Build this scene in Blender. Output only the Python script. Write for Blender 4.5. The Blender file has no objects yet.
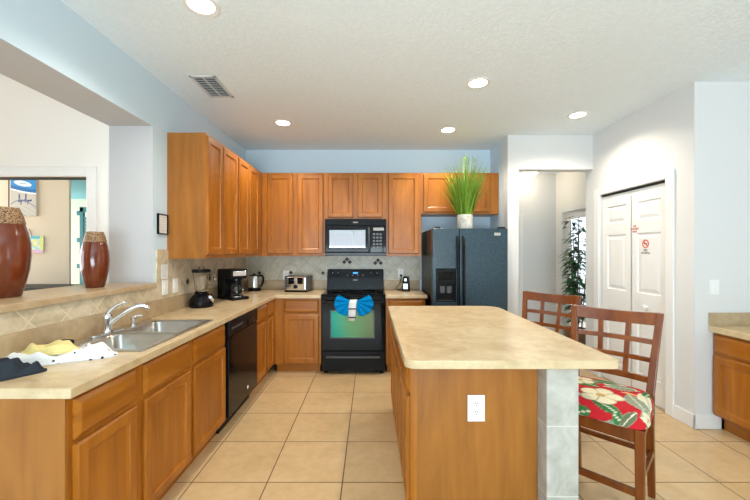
import bpy, bmesh, math, random
from mathutils import Vector, Matrix, noise as mnoise
PI = math.pi
R = math.radians
S = bpy.context.scene
COL = S.collection
random.seed(7)

# ------------------------------------------------------------------ camera
FPX, CX, CY, CH = 352.0, 370.7, 251.7, 1.40
cam_d = bpy.data.cameras.new('camera')
cam_d.sensor_fit = 'HORIZONTAL'; cam_d.sensor_width = 36.0
cam_d.lens = FPX * 36.0 / 750.0
cam_d.shift_x = (375 - CX) / 750.0
cam_d.shift_y = (CY - 250) / 750.0
cam_d.clip_start = 0.02
cam = bpy.data.objects.new('camera', cam_d); COL.objects.link(cam)
cam.location = (0, 0, CH); cam.rotation_euler = (PI / 2, 0, 0)
S.camera = cam

# ------------------------------------------------------------------ world, daylight, exposure
S.view_settings.view_transform = 'Standard'
S.view_settings.look = 'None'
S.view_settings.gamma = 1.0
S.view_settings.use_curve_mapping = False
S.view_settings.exposure = 0.58
w = bpy.data.worlds.new('daylight'); S.world = w; w.use_nodes = True
bg = w.node_tree.nodes['Background']
bg.inputs['Color'].default_value = (0.80, 0.90, 1.0, 1); bg.inputs['Strength'].default_value = 1.6
try:
    S.cycles.use_denoising = True
    S.cycles.max_bounces = 10; S.cycles.diffuse_bounces = 6; S.cycles.glossy_bounces = 4
    S.cycles.sample_clamp_indirect = 6.0
except Exception:
    pass

def area(name, loc, target, sx, sy, power, color):
    d = bpy.data.lights.new(name, 'AREA'); d.shape = 'RECTANGLE'; d.size = sx; d.size_y = sy
    d.energy = power; d.color = color
    o = bpy.data.objects.new(name, d); COL.objects.link(o); o.location = loc
    o.rotation_euler = (Vector(target) - Vector(loc)).to_track_quat('-Z', 'Y').to_euler()
    return o
# rear and hall daylight enter by openings; the other area lamps are added fill
area('rear_window_daylight', (-0.1, -3.05, 1.0), (-0.1, -1.5, 3.2), 3.0, 1.9, 190, (0.72, 0.89, 1.0))
area('nook_added_fill', (5.55, -0.2, 1.25), (0, -0.2, 1.25), 3.0, 1.7, 20, (1.0, 0.96, 0.92))  # added fill for the right side, no window known there
area('living_added_fill', (-6.9, 0.4, 1.4), (0, 0.4, 1.4), 3.6, 2.0, 66, (1.0, 0.98, 0.96))  # added lamp that brightens the living room from an assumed, unseen window
area('bedroom_added_fill', (-7.4, 3.9, 1.4), (-3, 3.9, 1.3), 1.4, 1.6, 110, (1.0, 0.98, 0.94))  # added lamp lighting the bedroom behind the pass-through
area('far_room_added_fill', (-6.4, 5.3, 1.4), (-3, 5.3, 1.3), 1.2, 1.4, 6, (0.95, 0.98, 1.0))  # extra lamp added to brighten the space past the bedroom wall
area('hall_window_daylight', (3.55, 5.35, 1.1), (2.0, 5.35, 1.1), 0.9, 1.9, 4, (0.85, 0.93, 1.0))

# ------------------------------------------------------------------ geometry helpers
def px(x, y, Y):
    """point seen at pixel x, y of the photo at depth Y"""
    return Vector(((x - CX) * Y / FPX, Y, CH - (y - CY) * Y / FPX))

class MB:
    def __init__(s): s.b = bmesh.new()
    def box(s, x0, x1, y0, y1, z0, z1, m=None):
        vs = [Vector((x, y, z)) for z in (z0, z1) for y in (y0, y1) for x in (x0, x1)]
        if m is not None: vs = [m @ v for v in vs]
        v = [s.b.verts.new(p) for p in vs]
        for f in ((0, 2, 3, 1), (4, 5, 7, 6), (0, 1, 5, 4), (2, 6, 7, 3), (0, 4, 6, 2), (1, 3, 7, 5)):
            s.b.faces.new([v[i] for i in f])
        return s
    def hexa(s, pts):
        """8 points: bottom ring of four, then the top ring"""
        v = [s.b.verts.new(p) for p in pts]
        for f in ((3, 2, 1, 0), (4, 5, 6, 7), (0, 1, 5, 4), (1, 2, 6, 5), (2, 3, 7, 6), (3, 0, 4, 7)):
            s.b.faces.new([v[i] for i in f])
        return s
    def lathe(s, prof, seg=32, c=(0, 0, 0), m=None):
        rings = []
        for r, z in prof:
            if r < 1e-6:
                p = Vector((c[0], c[1], c[2] + z)); rings.append([s.b.verts.new(m @ p if m else p)])
            else:
                ring = []
                for k in range(seg):
                    a = 2 * PI * k / seg
                    p = Vector((c[0] + r * math.cos(a), c[1] + r * math.sin(a), c[2] + z))
                    ring.append(s.b.verts.new(m @ p if m else p))
                rings.append(ring)
        for a, b in zip(rings, rings[1:]):
            if len(a) == 1 and len(b) == 1: continue
            for k in range(seg):
                k2 = (k + 1) % seg
                if len(a) == 1: s.b.faces.new((a[0], b[k2], b[k]))
                elif len(b) == 1: s.b.faces.new((a[k], a[k2], b[0]))
                else: s.b.faces.new((a[k], a[k2], b[k2], b[k]))
        if len(rings[0]) > 1: s.b.faces.new(list(reversed(rings[0])))
        if len(rings[-1]) > 1: s.b.faces.new(rings[-1])
        return s
    def tube(s, pts, rad, seg=10):
        pts = [Vector(p) for p in pts]
        if not isinstance(rad, (list, tuple)): rad = [rad] * len(pts)
        rings = []; up = None
        for i, p in enumerate(pts):
            t = (pts[min(i + 1, len(pts) - 1)] - pts[max(i - 1, 0)]).normalized()
            if up is None:
                up = Vector((0, 0, 1)) if abs(t.z) < 0.9 else Vector((1, 0, 0))
            side = t.cross(up).normalized(); up = side.cross(t).normalized()
            rings.append([s.b.verts.new(p + rad[i] * (math.cos(2 * PI * k / seg) * side + math.sin(2 * PI * k / seg) * up)) for k in range(seg)])
        for a, b in zip(rings, rings[1:]):
            for k in range(seg):
                s.b.faces.new((a[k], b[k], b[(k + 1) % seg], a[(k + 1) % seg]))
        s.b.faces.new(rings[0]); s.b.faces.new(list(reversed(rings[-1])))
        return s
    def prism(s, poly, z0, z1, m=None):
        """polygon in xy (counter-clockwise) extruded along z"""
        a = [Vector((p[0], p[1], z0)) for p in poly]; b = [Vector((p[0], p[1], z1)) for p in poly]
        if m is not None: a = [m @ p for p in a]; b = [m @ p for p in b]
        a = [s.b.verts.new(p) for p in a]; b = [s.b.verts.new(p) for p in b]
        n = len(a)
        s.b.faces.new(list(reversed(a))); s.b.faces.new(b)
        for k in range(n): s.b.faces.new((a[k], a[(k + 1) % n], b[(k + 1) % n], b[k]))
        return s
    def slab(s, xs, ys, inside, z0, z1):
        """grid cells of a plan, kept where inside(x, y), as one closed slab"""
        lo, hi = {}, {}
        def V(d, i, j, z):
            if (i, j) not in d: d[(i, j)] = s.b.verts.new((xs[i], ys[j], z))
            return d[(i, j)]
        keep = {(i, j) for i in range(len(xs) - 1) for j in range(len(ys) - 1)
                if inside((xs[i] + xs[i + 1]) / 2, (ys[j] + ys[j + 1]) / 2)}
        for i, j in keep:
            q = ((i, j), (i + 1, j), (i + 1, j + 1), (i, j + 1))
            s.b.faces.new([V(hi, a, b, z1) for a, b in q])
            s.b.faces.new([V(lo, a, b, z0) for a, b in reversed(q)])
            for (a, b), nb in ((((i, j), (i + 1, j)), (i, j - 1)), (((i + 1, j), (i + 1, j + 1)), (i + 1, j)),
                               (((i + 1, j + 1), (i, j + 1)), (i, j + 1)), (((i, j + 1), (i, j)), (i - 1, j))):
                if nb not in keep:
                    s.b.faces.new((V(lo, *a, z0), V(lo, *b, z0), V(hi, *b, z1), V(hi, *a, z1)))
        return s
    def panel(s, x0, x1, z0, z1, t, rings, yb=0.0):
        """front at y = yb - t facing -y; rings = (inset, depth) from the outer edge inwards"""
        def ring(ins, y):
            return [s.b.verts.new(p) for p in ((x0 + ins, y, z0 + ins), (x1 - ins, y, z0 + ins), (x1 - ins, y, z1 - ins), (x0 + ins, y, z1 - ins))]
        rs = [ring(0, yb)] + [ring(i, yb - t + d) for i, d in rings]
        s.b.faces.new(list(reversed(rs[0])))
        for a, b in zip(rs, rs[1:]):
            for k in range(4): s.b.faces.new((a[k], a[(k + 1) % 4], b[(k + 1) % 4], b[k]))
        s.b.faces.new(rs[-1])
        return s
    def build(s, name, mat, parent=None, bev=0.0, smooth=False, seg=2, loc=None, rot=None):
        bmesh.ops.recalc_face_normals(s.b, faces=s.b.faces)
        me = bpy.data.meshes.new(name); s.b.to_mesh(me); s.b.free()
        o = bpy.data.objects.new(name, me); COL.objects.link(o)
        if mat: me.materials.append(mat)
        if parent is not None: o.parent = parent
        if loc is not None: o.location = loc
        if rot is not None: o.rotation_euler = rot
        if smooth:
            for p in me.polygons: p.use_smooth = True
            try: me.set_sharp_from_angle(angle=R(38))
            except Exception: pass
        if bev:
            md = o.modifiers.new('bevel', 'BEVEL'); md.width = bev; md.segments = seg
            md.limit_method = 'ANGLE'; md.angle_limit = R(40)
        return o

def empty(name, loc=(0, 0, 0), rz=0.0):
    o = bpy.data.objects.new(name, None); COL.objects.link(o)
    o.empty_display_size = 0.05; o.location = loc; o.rotation_euler = (0, 0, rz)
    return o
def tag(o, label, cat, group=None):
    o['label'] = label; o['category'] = cat
    if group: o['group'] = group
    return o
def thing(name, label, cat, loc=(0, 0, 0), rz=0.0, group=None):
    return tag(empty(name, loc, rz), label, cat, group)
def struct(o):
    o['kind'] = 'structure'; return o
def lab(o, t):
    o['label'] = t; return o

def painted(name, nx, nz, w_, h_, fn, mat, parent=None, loc=None, rot=None):
    """flat picture in the xz plane facing -y, colours from fn(u, v)"""
    b = bmesh.new(); g = [[b.verts.new((w_ * i / nx, 0, h_ * j / nz)) for i in range(nx + 1)] for j in range(nz + 1)]
    for j in range(nz):
        for i in range(nx): b.faces.new((g[j][i], g[j][i + 1], g[j + 1][i + 1], g[j + 1][i]))
    me = bpy.data.meshes.new(name); b.to_mesh(me); b.free()
    ca = me.color_attributes.new('print', 'FLOAT_COLOR', 'POINT')
    for k, v in enumerate(me.vertices):
        c = fn(v.co.x / w_, v.co.z / h_); ca.data[k].color = (*c, 1)
    o = bpy.data.objects.new(name, me); COL.objects.link(o); me.materials.append(mat)
    if parent is not None: o.parent = parent
    if loc is not None: o.location = loc
    if rot is not None: o.rotation_euler = rot
    return o

def text_mesh(name, txt, size, mat, parent, loc, rot):
    c = bpy.data.curves.new(name, 'FONT'); c.body = txt; c.size = size; c.align_x = 'CENTER'; c.extrude = 0.0004
    t = bpy.data.objects.new('tmp_text', c); COL.objects.link(t)
    dg = bpy.context.evaluated_depsgraph_get(); dg.update()
    me = bpy.data.meshes.new_from_object(t.evaluated_get(dg)); me.name = name
    bpy.data.objects.remove(t)
    o = bpy.data.objects.new(name, me); COL.objects.link(o); me.materials.clear(); me.materials.append(mat)
    o.parent = parent; o.location = loc; o.rotation_euler = rot
    return o

# ------------------------------------------------------------------ materials
def srgb(r, g, b):
    f = lambda c: (c / 255 / 12.92) if c / 255 <= 0.04045 else ((c / 255 + 0.055) / 1.055) ** 2.4
    return (f(r), f(g), f(b))
class NT:
    def __init__(s, name):
        s.m = bpy.data.materials.new(name); s.m.use_nodes = True; s.t = s.m.node_tree
        s.p = s.t.nodes['Principled BSDF']
    def n(s, kind, **kw):
        nd = s.t.nodes.new(kind)
        for k, v in kw.items():
            if k in nd.inputs.keys(): nd.inputs[k].default_value = v
            else: setattr(nd, k, v)
        return nd
    def l(s, a, b): s.t.links.new(a, b)
    def coord(s, kind='Object', scale=(1, 1, 1), rot=(0, 0, 0), loc=(0, 0, 0), rand=False):
        tc = s.n('ShaderNodeTexCoord'); mp = s.n('ShaderNodeMapping')
        mp.inputs['Scale'].default_value = scale; mp.inputs['Rotation'].default_value = rot; mp.inputs['Location'].default_value = loc
        src = tc.outputs[kind]
        if rand:
            oi = s.n('ShaderNodeObjectInfo'); ml = s.n('ShaderNodeMath', operation='MULTIPLY'); ml.inputs[1].default_value = 37.0
            s.l(oi.outputs['Random'], ml.inputs[0])
            ad = s.n('ShaderNodeVectorMath', operation='ADD'); s.l(src, ad.inputs[0]); s.l(ml.outputs[0], ad.inputs[1]); src = ad.outputs[0]
        s.l(src, mp.inputs['Vector']); return mp.outputs['Vector']
    def ramp(s, fac, stops):
        r = s.n('ShaderNodeValToRGB'); e = r.color_ramp.elements
        while len(e) < len(stops): e.new(0.5)
        for k, (p, c) in enumerate(stops): e[k].position = p; e[k].color = (*c, 1)
        s.l(fac, r.inputs['Fac']); return r.outputs['Color']
    def noise(s, vec, scale=5, detail=4, rough=0.55, dist=0.0):
        nd = s.n('ShaderNodeTexNoise'); nd.inputs['Scale'].default_value = scale; nd.inputs['Detail'].default_value = detail
        nd.inputs['Roughness'].default_value = rough; nd.inputs['Distortion'].default_value = dist
        s.l(vec, nd.inputs['Vector']); return nd.outputs['Fac']
    def mix(s, fac, a, b, mode='MIX'):
        nd = s.n('ShaderNodeMix', data_type='RGBA', blend_type=mode)
        if isinstance(fac, (int, float)): nd.inputs[0].default_value = fac
        else: s.l(fac, nd.inputs[0])
        for k, v in ((6, a), (7, b)):
            if isinstance(v, tuple): nd.inputs[k].default_value = (*v, 1)
            else: s.l(v, nd.inputs[k])
        return nd.outputs[2]
    def bump(s, h, strength=0.3, dist=0.01):
        nd = s.n('ShaderNodeBump'); nd.inputs['Strength'].default_value = strength; nd.inputs['Distance'].default_value = dist
        s.l(h, nd.inputs['Height']); s.l(nd.outputs['Normal'], s.p.inputs['Normal'])
    def set(s, **kw):
        mp = {'col': 'Base Color', 'rough': 'Roughness', 'metal': 'Metallic', 'ior': 'IOR', 'spec': 'Specular IOR Level', 'trans': 'Transmission Weight', 'alpha': 'Alpha', 'coat': 'Coat Weight'}
        for k, v in kw.items():
            i = s.p.inputs[mp[k]]
            if k == 'col' and isinstance(v, tuple): i.default_value = (*v, 1)
            elif isinstance(v, (int, float)): i.default_value = v
            else: s.l(v, i)
        return s

def plain(name, col, rough=0.5, metal=0.0, spec=0.5, var=0.06, bump=0.0, scale=30, **kw):
    n = NT(name); v = n.coord()
    f = n.noise(v, scale, 3)
    a = tuple(c * (1 - var) for c in col); b = tuple(min(1, c * (1 + var)) for c in col)
    n.set(col=n.ramp(f, [(0.3, a), (0.7, b)]), rough=rough, metal=metal, spec=spec, **kw)
    if bump: n.bump(f, bump, 0.003)
    return n.m
def emit(name, col, strength):
    n = NT(name); n.set(col=col, rough=0.5)
    n.p.inputs['Emission Color'].default_value = (*col, 1); n.p.inputs['Emission Strength'].default_value = strength
    return n.m
def wood(name, vertical=True, dark=(0.15, 0.036, 0.002), mid=(0.35, 0.112, 0.007), light=(0.50, 0.185, 0.020), rough=0.34, tight=1.0):
    n = NT(name)
    sc = (26 * tight, 26 * tight, 1.5) if vertical else (1.5, 26 * tight, 26 * tight)
    sb = (3.5, 3.5, 0.8) if vertical else (0.8, 3.5, 3.5)
    v = n.coord(scale=sc, rand=True); vb = n.coord(scale=sb, rand=True)
    g = n.noise(v, 1.0, 6, 0.6, 0.6); big = n.noise(vb, 1.6, 3, 0.5, 1.2)
    a = n.ramp(g, [(0.25, dark), (0.5, mid), (0.78, light)])
    c = n.ramp(big, [(0.25, tuple(q * 0.62 for q in mid)), (0.5, mid), (0.75, light)])
    col = n.mix(0.6, a, c)
    n.set(col=col, rough=rough, spec=0.45)
    n.bump(g, 0.06, 0.002)
    return n.m
M = {}
M['wood_v'] = wood('maple_vertical_grain')
M['wood_h'] = wood('maple_horizontal_grain', False)
M['wood_panel'] = wood('maple_side_panel', True, (0.16, 0.050, 0.006), (0.31, 0.112, 0.016), (0.43, 0.172, 0.030), 0.34, 0.7)
M['stool_wood'] = wood('cherry_stool', True, (0.085, 0.016, 0.002), (0.170, 0.039, 0.004), (0.27, 0.078, 0.008), 0.27)
M['cab_in'] = plain('cabinet_shadow_gap', (0.16, 0.055, 0.015), 0.6)

def stone(name, c1, c2, c3, rough=0.3, sc=5.0, spec=0.5):
    n = NT(name); v = n.coord()
    f = n.noise(v, sc, 8, 0.62, 0.8); g = n.noise(v, sc * 4.5, 5, 0.6)
    a = n.ramp(f, [(0.30, c1), (0.5, c2), (0.72, c3)])
    b = n.ramp(g, [(0.35, c1), (0.65, c3)])
    n.set(col=n.mix(0.28, a, b), rough=rough, spec=spec)
    return n.m
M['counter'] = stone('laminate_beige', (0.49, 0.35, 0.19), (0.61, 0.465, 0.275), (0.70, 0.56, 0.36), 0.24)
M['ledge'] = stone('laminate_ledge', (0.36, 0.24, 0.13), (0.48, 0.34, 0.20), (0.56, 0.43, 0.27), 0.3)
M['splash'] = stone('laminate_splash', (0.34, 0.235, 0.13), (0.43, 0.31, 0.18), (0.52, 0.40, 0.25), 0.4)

def floor_mat():
    n = NT('floor_tile'); T = 0.457
    v = n.coord(loc=(0.1714, -2.137, 0))
    br = n.n('ShaderNodeTexBrick'); br.offset = 0.0; br.squash = 1.0
    br.inputs['Scale'].default_value = 1.0; br.inputs['Mortar Size'].default_value = 0.0035; br.inputs['Mortar Smooth'].default_value = 0.1
    br.inputs['Brick Width'].default_value = T; br.inputs['Row Height'].default_value = T; br.inputs['Bias'].default_value = 0.0
    br.inputs['Color1'].default_value = (0.0, 0, 0, 1); br.inputs['Color2'].default_value = (1, 1, 1, 1); br.inputs['Mortar'].default_value = (0.5, 0.5, 0.5, 1)
    n.l(v, br.inputs['Vector'])
    v2 = n.coord()
    ad = n.n('ShaderNodeVectorMath', operation='MULTIPLY_ADD'); n.l(br.outputs['Color'], ad.inputs[0]); ad.inputs[1].default_value = (9, 9, 9); n.l(v2, ad.inputs[2])
    f = n.noise(ad.outputs[0], 2.6, 7, 0.6, 0.7); g = n.noise(v2, 18, 4)
    a = n.ramp(f, [(0.28, (0.50, 0.325, 0.155)), (0.5, (0.61, 0.425, 0.22)), (0.75, (0.70, 0.51, 0.29))])
    b = n.ramp(g, [(0.35, (0.52, 0.345, 0.17)), (0.65, (0.67, 0.48, 0.27))])
    c = n.mix(0.3, a, b)
    c = n.mix(br.outputs['Fac'], c, (0.13, 0.075, 0.035))
    n.set(col=c, rough=0.30, spec=0.5)
    inv = n.n('ShaderNodeMath', operation='SUBTRACT'); inv.inputs[0].default_value = 1.0; n.l(br.outputs['Fac'], inv.inputs[1])
    n.bump(inv.outputs[0], 0.4, 0.003)
    return n.m
M['floor'] = floor_mat()

def tile_mat(name, T, rot, cols, grout, off=(0, 0), rough=0.35, axes='xz', offset=0.0, msize=0.004):
    n = NT(name); tc = n.n('ShaderNodeTexCoord'); sp = n.n('ShaderNodeSeparateXYZ'); cb = n.n('ShaderNodeCombineXYZ')
    n.l(tc.outputs['Object'], sp.inputs[0])
    if axes == 'xz': n.l(sp.outputs[0], cb.inputs[0])
    elif axes == 'yz': n.l(sp.outputs[1], cb.inputs[0])
    else:
        a = n.n('ShaderNodeMath', operation='ADD'); n.l(sp.outputs[0], a.inputs[0]); n.l(sp.outputs[1], a.inputs[1]); n.l(a.outputs[0], cb.inputs[0])
    n.l(sp.outputs[2], cb.inputs[1])
    mp = n.n('ShaderNodeMapping'); mp.inputs['Rotation'].default_value = (0, 0, rot); mp.inputs['Location'].default_value = (off[0], off[1], 0)
    n.l(cb.outputs[0], mp.inputs['Vector'])
    br = n.n('ShaderNodeTexBrick'); br.offset = offset; br.squash = 1.0
    for k, v in (('Scale', 1.0), ('Mortar Size', msize), ('Mortar Smooth', 0.2), ('Brick Width', T), ('Row Height', T), ('Bias', 0.0)): br.inputs[k].default_value = v
    br.inputs['Color1'].default_value = (0, 0, 0, 1); br.inputs['Color2'].default_value = (1, 1, 1, 1); br.inputs['Mortar'].default_value = (0.5, 0.5, 0.5, 1)
    n.l(mp.outputs[0], br.inputs['Vector'])
    ad = n.n('ShaderNodeVectorMath', operation='MULTIPLY_ADD'); n.l(br.outputs['Color'], ad.inputs[0]); ad.inputs[1].default_value = (7, 7, 7); n.l(tc.outputs['Object'], ad.inputs[2])
    f = n.noise(ad.outputs[0], 9, 7, 0.65, 0.6)
    c = n.ramp(f, [(0.28, cols[0]), (0.5, cols[1]), (0.74, cols[2])])
    c = n.mix(br.outputs['Fac'], c, grout)
    n.set(col=c, rough=rough, spec=0.45)
    inv = n.n('ShaderNodeMath', operation='SUBTRACT'); inv.inputs[0].default_value = 1.0; n.l(br.outputs['Fac'], inv.inputs[1])
    n.bump(inv.outputs[0], 0.35, 0.003)
    return n.m
SPC = ((0.38, 0.30, 0.19), (0.58, 0.475, 0.325), (0.72, 0.62, 0.455))
M['tile_left'] = tile_mat('backsplash_tile_side', 0.150, PI / 4, SPC, (0.66, 0.56, 0.40), axes='yz')
SPB = ((0.36, 0.32, 0.235), (0.50, 0.455, 0.35), (0.60, 0.56, 0.45))
M['tile_back'] = tile_mat('backsplash_tile_rear', 0.150, PI / 4, SPB, (0.42, 0.38, 0.29), axes='xz')
M['tile_pier'] = tile_mat('pier_tile', 0.33, 0, ((0.34, 0.325, 0.275), (0.45, 0.435, 0.385), (0.57, 0.555, 0.50)), (0.62, 0.61, 0.55), off=(-0.02, 0.08), axes='sum', msize=0.003)
M['accent'] = stone('accent_glass', (0.015, 0.014, 0.012), (0.05, 0.045, 0.04), (0.10, 0.085, 0.07), 0.5, 40, 0.2)

def paint(name, col, bump=0.05, sc=120, rough=0.75):
    n = NT(name); v = n.coord(); f = n.noise(v, sc, 3)
    n.set(col=col, rough=rough, spec=0.25); n.bump(f, bump, 0.004); return n.m
M['blue'] = paint('pale_blue_paint', (0.60, 0.725, 0.81))
M['grey'] = paint('pale_grey_paint', (0.68, 0.675, 0.665))
M['jamb'] = paint('shaded_grey_paint', (0.47, 0.475, 0.485))  # grey paint, darkened to put shade on the jamb and header underside
M['cream'] = paint('cream_paint', (0.82, 0.80, 0.76))
M['tan_wall'] = paint('tan_paint', (0.66, 0.59, 0.48))
M['sage'] = paint('pale_sage_paint', (0.62, 0.64, 0.52))
M['sky_paint'] = paint('sky_blue_paint', (0.25, 0.58, 0.72))
M['white'] = plain('white_gloss_paint', (0.78, 0.775, 0.76), 0.38, var=0.01)
def ceil_mat():
    n = NT('knockdown_ceiling'); v = n.coord()
    f = n.noise(v, 42, 4, 0.6, 0.8); g = n.noise(v, 110, 3)
    r = n.ramp(f, [(0.44, (0, 0, 0)), (0.56, (1, 1, 1))])
    n.set(col=n.mix(r, (0.77, 0.84, 0.875), (0.80, 0.87, 0.905)), rough=0.85, spec=0.15)
    h = n.n('ShaderNodeMath', operation='MULTIPLY_ADD'); n.l(g, h.inputs[0]); h.inputs[1].default_value = 0.4; n.l(r, h.inputs[2])
    n.bump(h.outputs[0], 0.22, 0.005); return n.m
M['ceiling'] = ceil_mat()
M['chrome'] = plain('chrome', (0.75, 0.76, 0.77), 0.12, 1.0, var=0.02)
def steel():
    n = NT('brushed_steel'); v = n.coord(scale=(4, 160, 4)); f = n.noise(v, 1.0, 4)
    n.set(col=n.ramp(f, [(0.3, (0.50, 0.50, 0.465)), (0.7, (0.68, 0.68, 0.67))]), metal=1.0, rough=0.30); return n.m
M['steel'] = steel()
M['black'] = plain('black_gloss', (0.005, 0.005, 0.006), 0.10, var=0.1, ior=1.38, spec=0.25)
M['black_matte'] = plain('black_plastic', (0.006, 0.006, 0.007), 0.33, var=0.1, ior=1.36, spec=0.25)
M['black_glass'] = plain('black_glass', (0.003, 0.0035, 0.004), 0.05, var=0.05, ior=1.4, spec=0.3)
M['mirror_glass'] = plain('reflective_door_glass', (0.05, 0.055, 0.06), 0.04, var=0.02, ior=3.6)
def oven_glass():  # coated glass with its teal to olive reflection painted across the width
    n = NT('painted_reflection_oven_glass'); tc = n.n('ShaderNodeTexCoord'); sp = n.n('ShaderNodeSeparateXYZ'); n.l(tc.outputs['Object'], sp.inputs[0])
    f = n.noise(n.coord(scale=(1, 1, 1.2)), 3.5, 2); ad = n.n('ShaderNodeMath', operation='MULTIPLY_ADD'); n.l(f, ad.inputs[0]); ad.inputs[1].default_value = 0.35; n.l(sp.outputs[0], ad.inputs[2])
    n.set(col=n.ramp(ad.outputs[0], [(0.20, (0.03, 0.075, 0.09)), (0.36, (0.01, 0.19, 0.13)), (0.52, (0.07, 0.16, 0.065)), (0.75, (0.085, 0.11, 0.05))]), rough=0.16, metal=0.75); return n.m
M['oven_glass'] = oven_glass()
M['grey_plastic'] = plain('grey_plastic', (0.07, 0.073, 0.078), 0.35)
M['screen'] = emit('clock_display', (0.05, 0.30, 0.75), 1.2)
def fridge_mat():
    n = NT('textured_black_door'); v = n.coord(); f = n.noise(v, 90, 3, 0.6); g = n.noise(v, 45, 6, 0.8)
    n.set(col=n.ramp(g, [(0.3, (0.003, 0.010, 0.017)), (0.68, (0.032, 0.078, 0.112))]), rough=0.24, ior=1.5)
    n.bump(f, 0.55, 0.004); return n.m
M['fridge'] = fridge_mat()
def glass(name, tint=(0.95, 0.97, 0.97), alpha=0.25):
    n = NT(name); n.set(col=tint, rough=0.03, trans=1.0, ior=1.3); return n.m
M['glass'] = glass('clear_glass')
def vcol(name, rough=0.7):
    n = NT(name); a = n.n('ShaderNodeAttribute', attribute_name='print'); n.set(col=a.outputs['Color'], rough=rough, spec=0.3); return n.m
M['print'] = vcol('printed_picture', 0.5)
M['floral'] = vcol('floral_fabric', 0.85)
M['vase'] = None
def vase_mat():
    n = NT('glazed_terracotta'); v = n.coord(scale=(6, 6, 1.2)); f = n.noise(v, 2.0, 5, 0.6, 0.6)
    n.set(col=n.ramp(f, [(0.3, (0.085, 0.016, 0.005)), (0.55, (0.135, 0.026, 0.007)), (0.8, (0.20, 0.048, 0.014))]), rough=0.13, spec=0.6); return n.m
M['vase'] = vase_mat()
def rim_mat():
    n = NT('patterned_vase_band'); v = n.coord(scale=(1, 1, 1.6))
    vo = n.n('ShaderNodeTexVoronoi'); vo.inputs['Scale'].default_value = 130; n.l(v, vo.inputs['Vector'])
    n.set(col=n.ramp(vo.outputs['Distance'], [(0.15, (0.50, 0.34, 0.18)), (0.45, (0.30, 0.16, 0.07)), (0.7, (0.08, 0.035, 0.015))]), rough=0.55)
    n.bump(vo.outputs['Distance'], 0.4, 0.004); return n.m
M['rim'] = rim_mat()
M['teal'] = plain('teal_paint', (0.0, 0.16, 0.19), 0.5)
M['plate'] = plain('white_plate', (0.80, 0.80, 0.78), 0.4, var=0.01)
M['slot'] = plain('dark_slot', (0.03, 0.03, 0.03), 0.6)
M['red'] = plain('orange_red_print', (0.70, 0.10, 0.03), 0.6)
M['ink'] = plain('black_print', (0.02, 0.02, 0.02), 0.6)
M['ink_grey'] = plain('grey_print', (0.35, 0.35, 0.36), 0.6)
def towel(name, col, col2=None, dots=None):
    n = NT(name); v = n.coord(); f = n.noise(v, 350, 2)
    c = n.ramp(f, [(0.3, tuple(x * 0.8 for x in col)), (0.7, col)])
    if dots:
        vo = n.n('ShaderNodeTexVoronoi'); vo.inputs['Scale'].default_value = dots; vo.inputs['Randomness'].default_value = 0.45; n.l(v, vo.inputs['Vector'])
        k = n.ramp(vo.outputs['Distance'], [(0.17, (1, 1, 1)), (0.22, (0, 0, 0))]); c = n.mix(k, c, (0.012, 0.014, 0.02))
    n.set(col=c, rough=0.95, spec=0.1); n.bump(f, 0.3, 0.002); return n.m
M['cloth_dark'] = towel('charcoal_cloth', (0.030, 0.036, 0.046))
M['cloth_dot'] = towel('dotted_white_cloth', (0.85, 0.86, 0.86), dots=32)
M['cloth_yellow'] = towel('yellow_cloth', (0.80, 0.68, 0.30))
M['towel_blue'] = towel('blue_towel', (0.0, 0.23, 0.56))
M['towel_white'] = towel('white_towel', (0.82, 0.83, 0.82))
M['leaf'] = plain('dark_green_leaf', (0.03, 0.115, 0.040), 0.4, var=0.5, scale=9)
M['stem'] = plain('brown_stem', (0.14, 0.09, 0.04), 0.7)
M['soil'] = plain('potting_soil', (0.05, 0.03, 0.02), 0.9)
def grass_mat():
    n = NT('grass_blade'); oi = n.n('ShaderNodeTexCoord'); sp = n.n('ShaderNodeSeparateXYZ'); n.l(oi.outputs['Object'], sp.inputs[0])
    f = n.noise(n.coord(scale=(40, 40, 2)), 1, 3)
    n.set(col=n.ramp(f, [(0.3, (0.06, 0.15, 0.008)), (0.55, (0.17, 0.31, 0.02)), (0.8, (0.38, 0.50, 0.08))]), rough=0.5); return n.m
M['grass'] = grass_mat()
M['bark_pot'] = stone('birch_pot', (0.25, 0.23, 0.20), (0.62, 0.60, 0.55), (0.78, 0.77, 0.73), 0.6, 12)
M['pot'] = plain('clay_pot', (0.20, 0.12, 0.07), 0.6)
M['lamp'] = emit('lamp_lens', (1.0, 0.93, 0.80), 9.0)
M['vent_metal'] = plain('vent_metal', (0.62, 0.62, 0.61), 0.5)
M['vent_dark'] = plain('vent_duct', (0.10, 0.10, 0.11), 0.8)
M['shade_dark'] = plain('painted_shade_gap', (0.02, 0.018, 0.016), 0.8)  # near-black that puts shade into the gap strips

# ------------------------------------------------------------------ the setting
WL, WB, WR, CE = -1.66, 4.66, 2.565, 2.746      # left wall, back wall, pantry wall, ceiling height
struct(MB().box(-7.6, 6.2, -3.3, 8.4, -0.12, 0.0).build('floor', M['floor']))
c = MB().slab([-7.6, WL, 6.2], [-3.3, 8.4], lambda x, y: True, CE, CE + 0.12)
struct(c.build('ceiling', M['ceiling']))
wl = MB()
PY0, PY1, PZ0, PZ1, WL2 = 0.25, 2.68, 1.125, 2.358, -1.992
wl.box(WL2, WL, -3.3, PY0, 0, CE).box(WL2, WL, PY0, PY1, 0, PZ0).box(WL2, WL, PY0, PY1, PZ1, CE).box(WL2, WL, PY1, WB, 0, CE)
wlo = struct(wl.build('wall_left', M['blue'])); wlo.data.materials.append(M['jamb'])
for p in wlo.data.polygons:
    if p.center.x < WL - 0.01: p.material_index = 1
struct(MB().box(WL2, 1.70, WB, WB + 0.12, 0, CE).build('wall_back', M['blue']))
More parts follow.
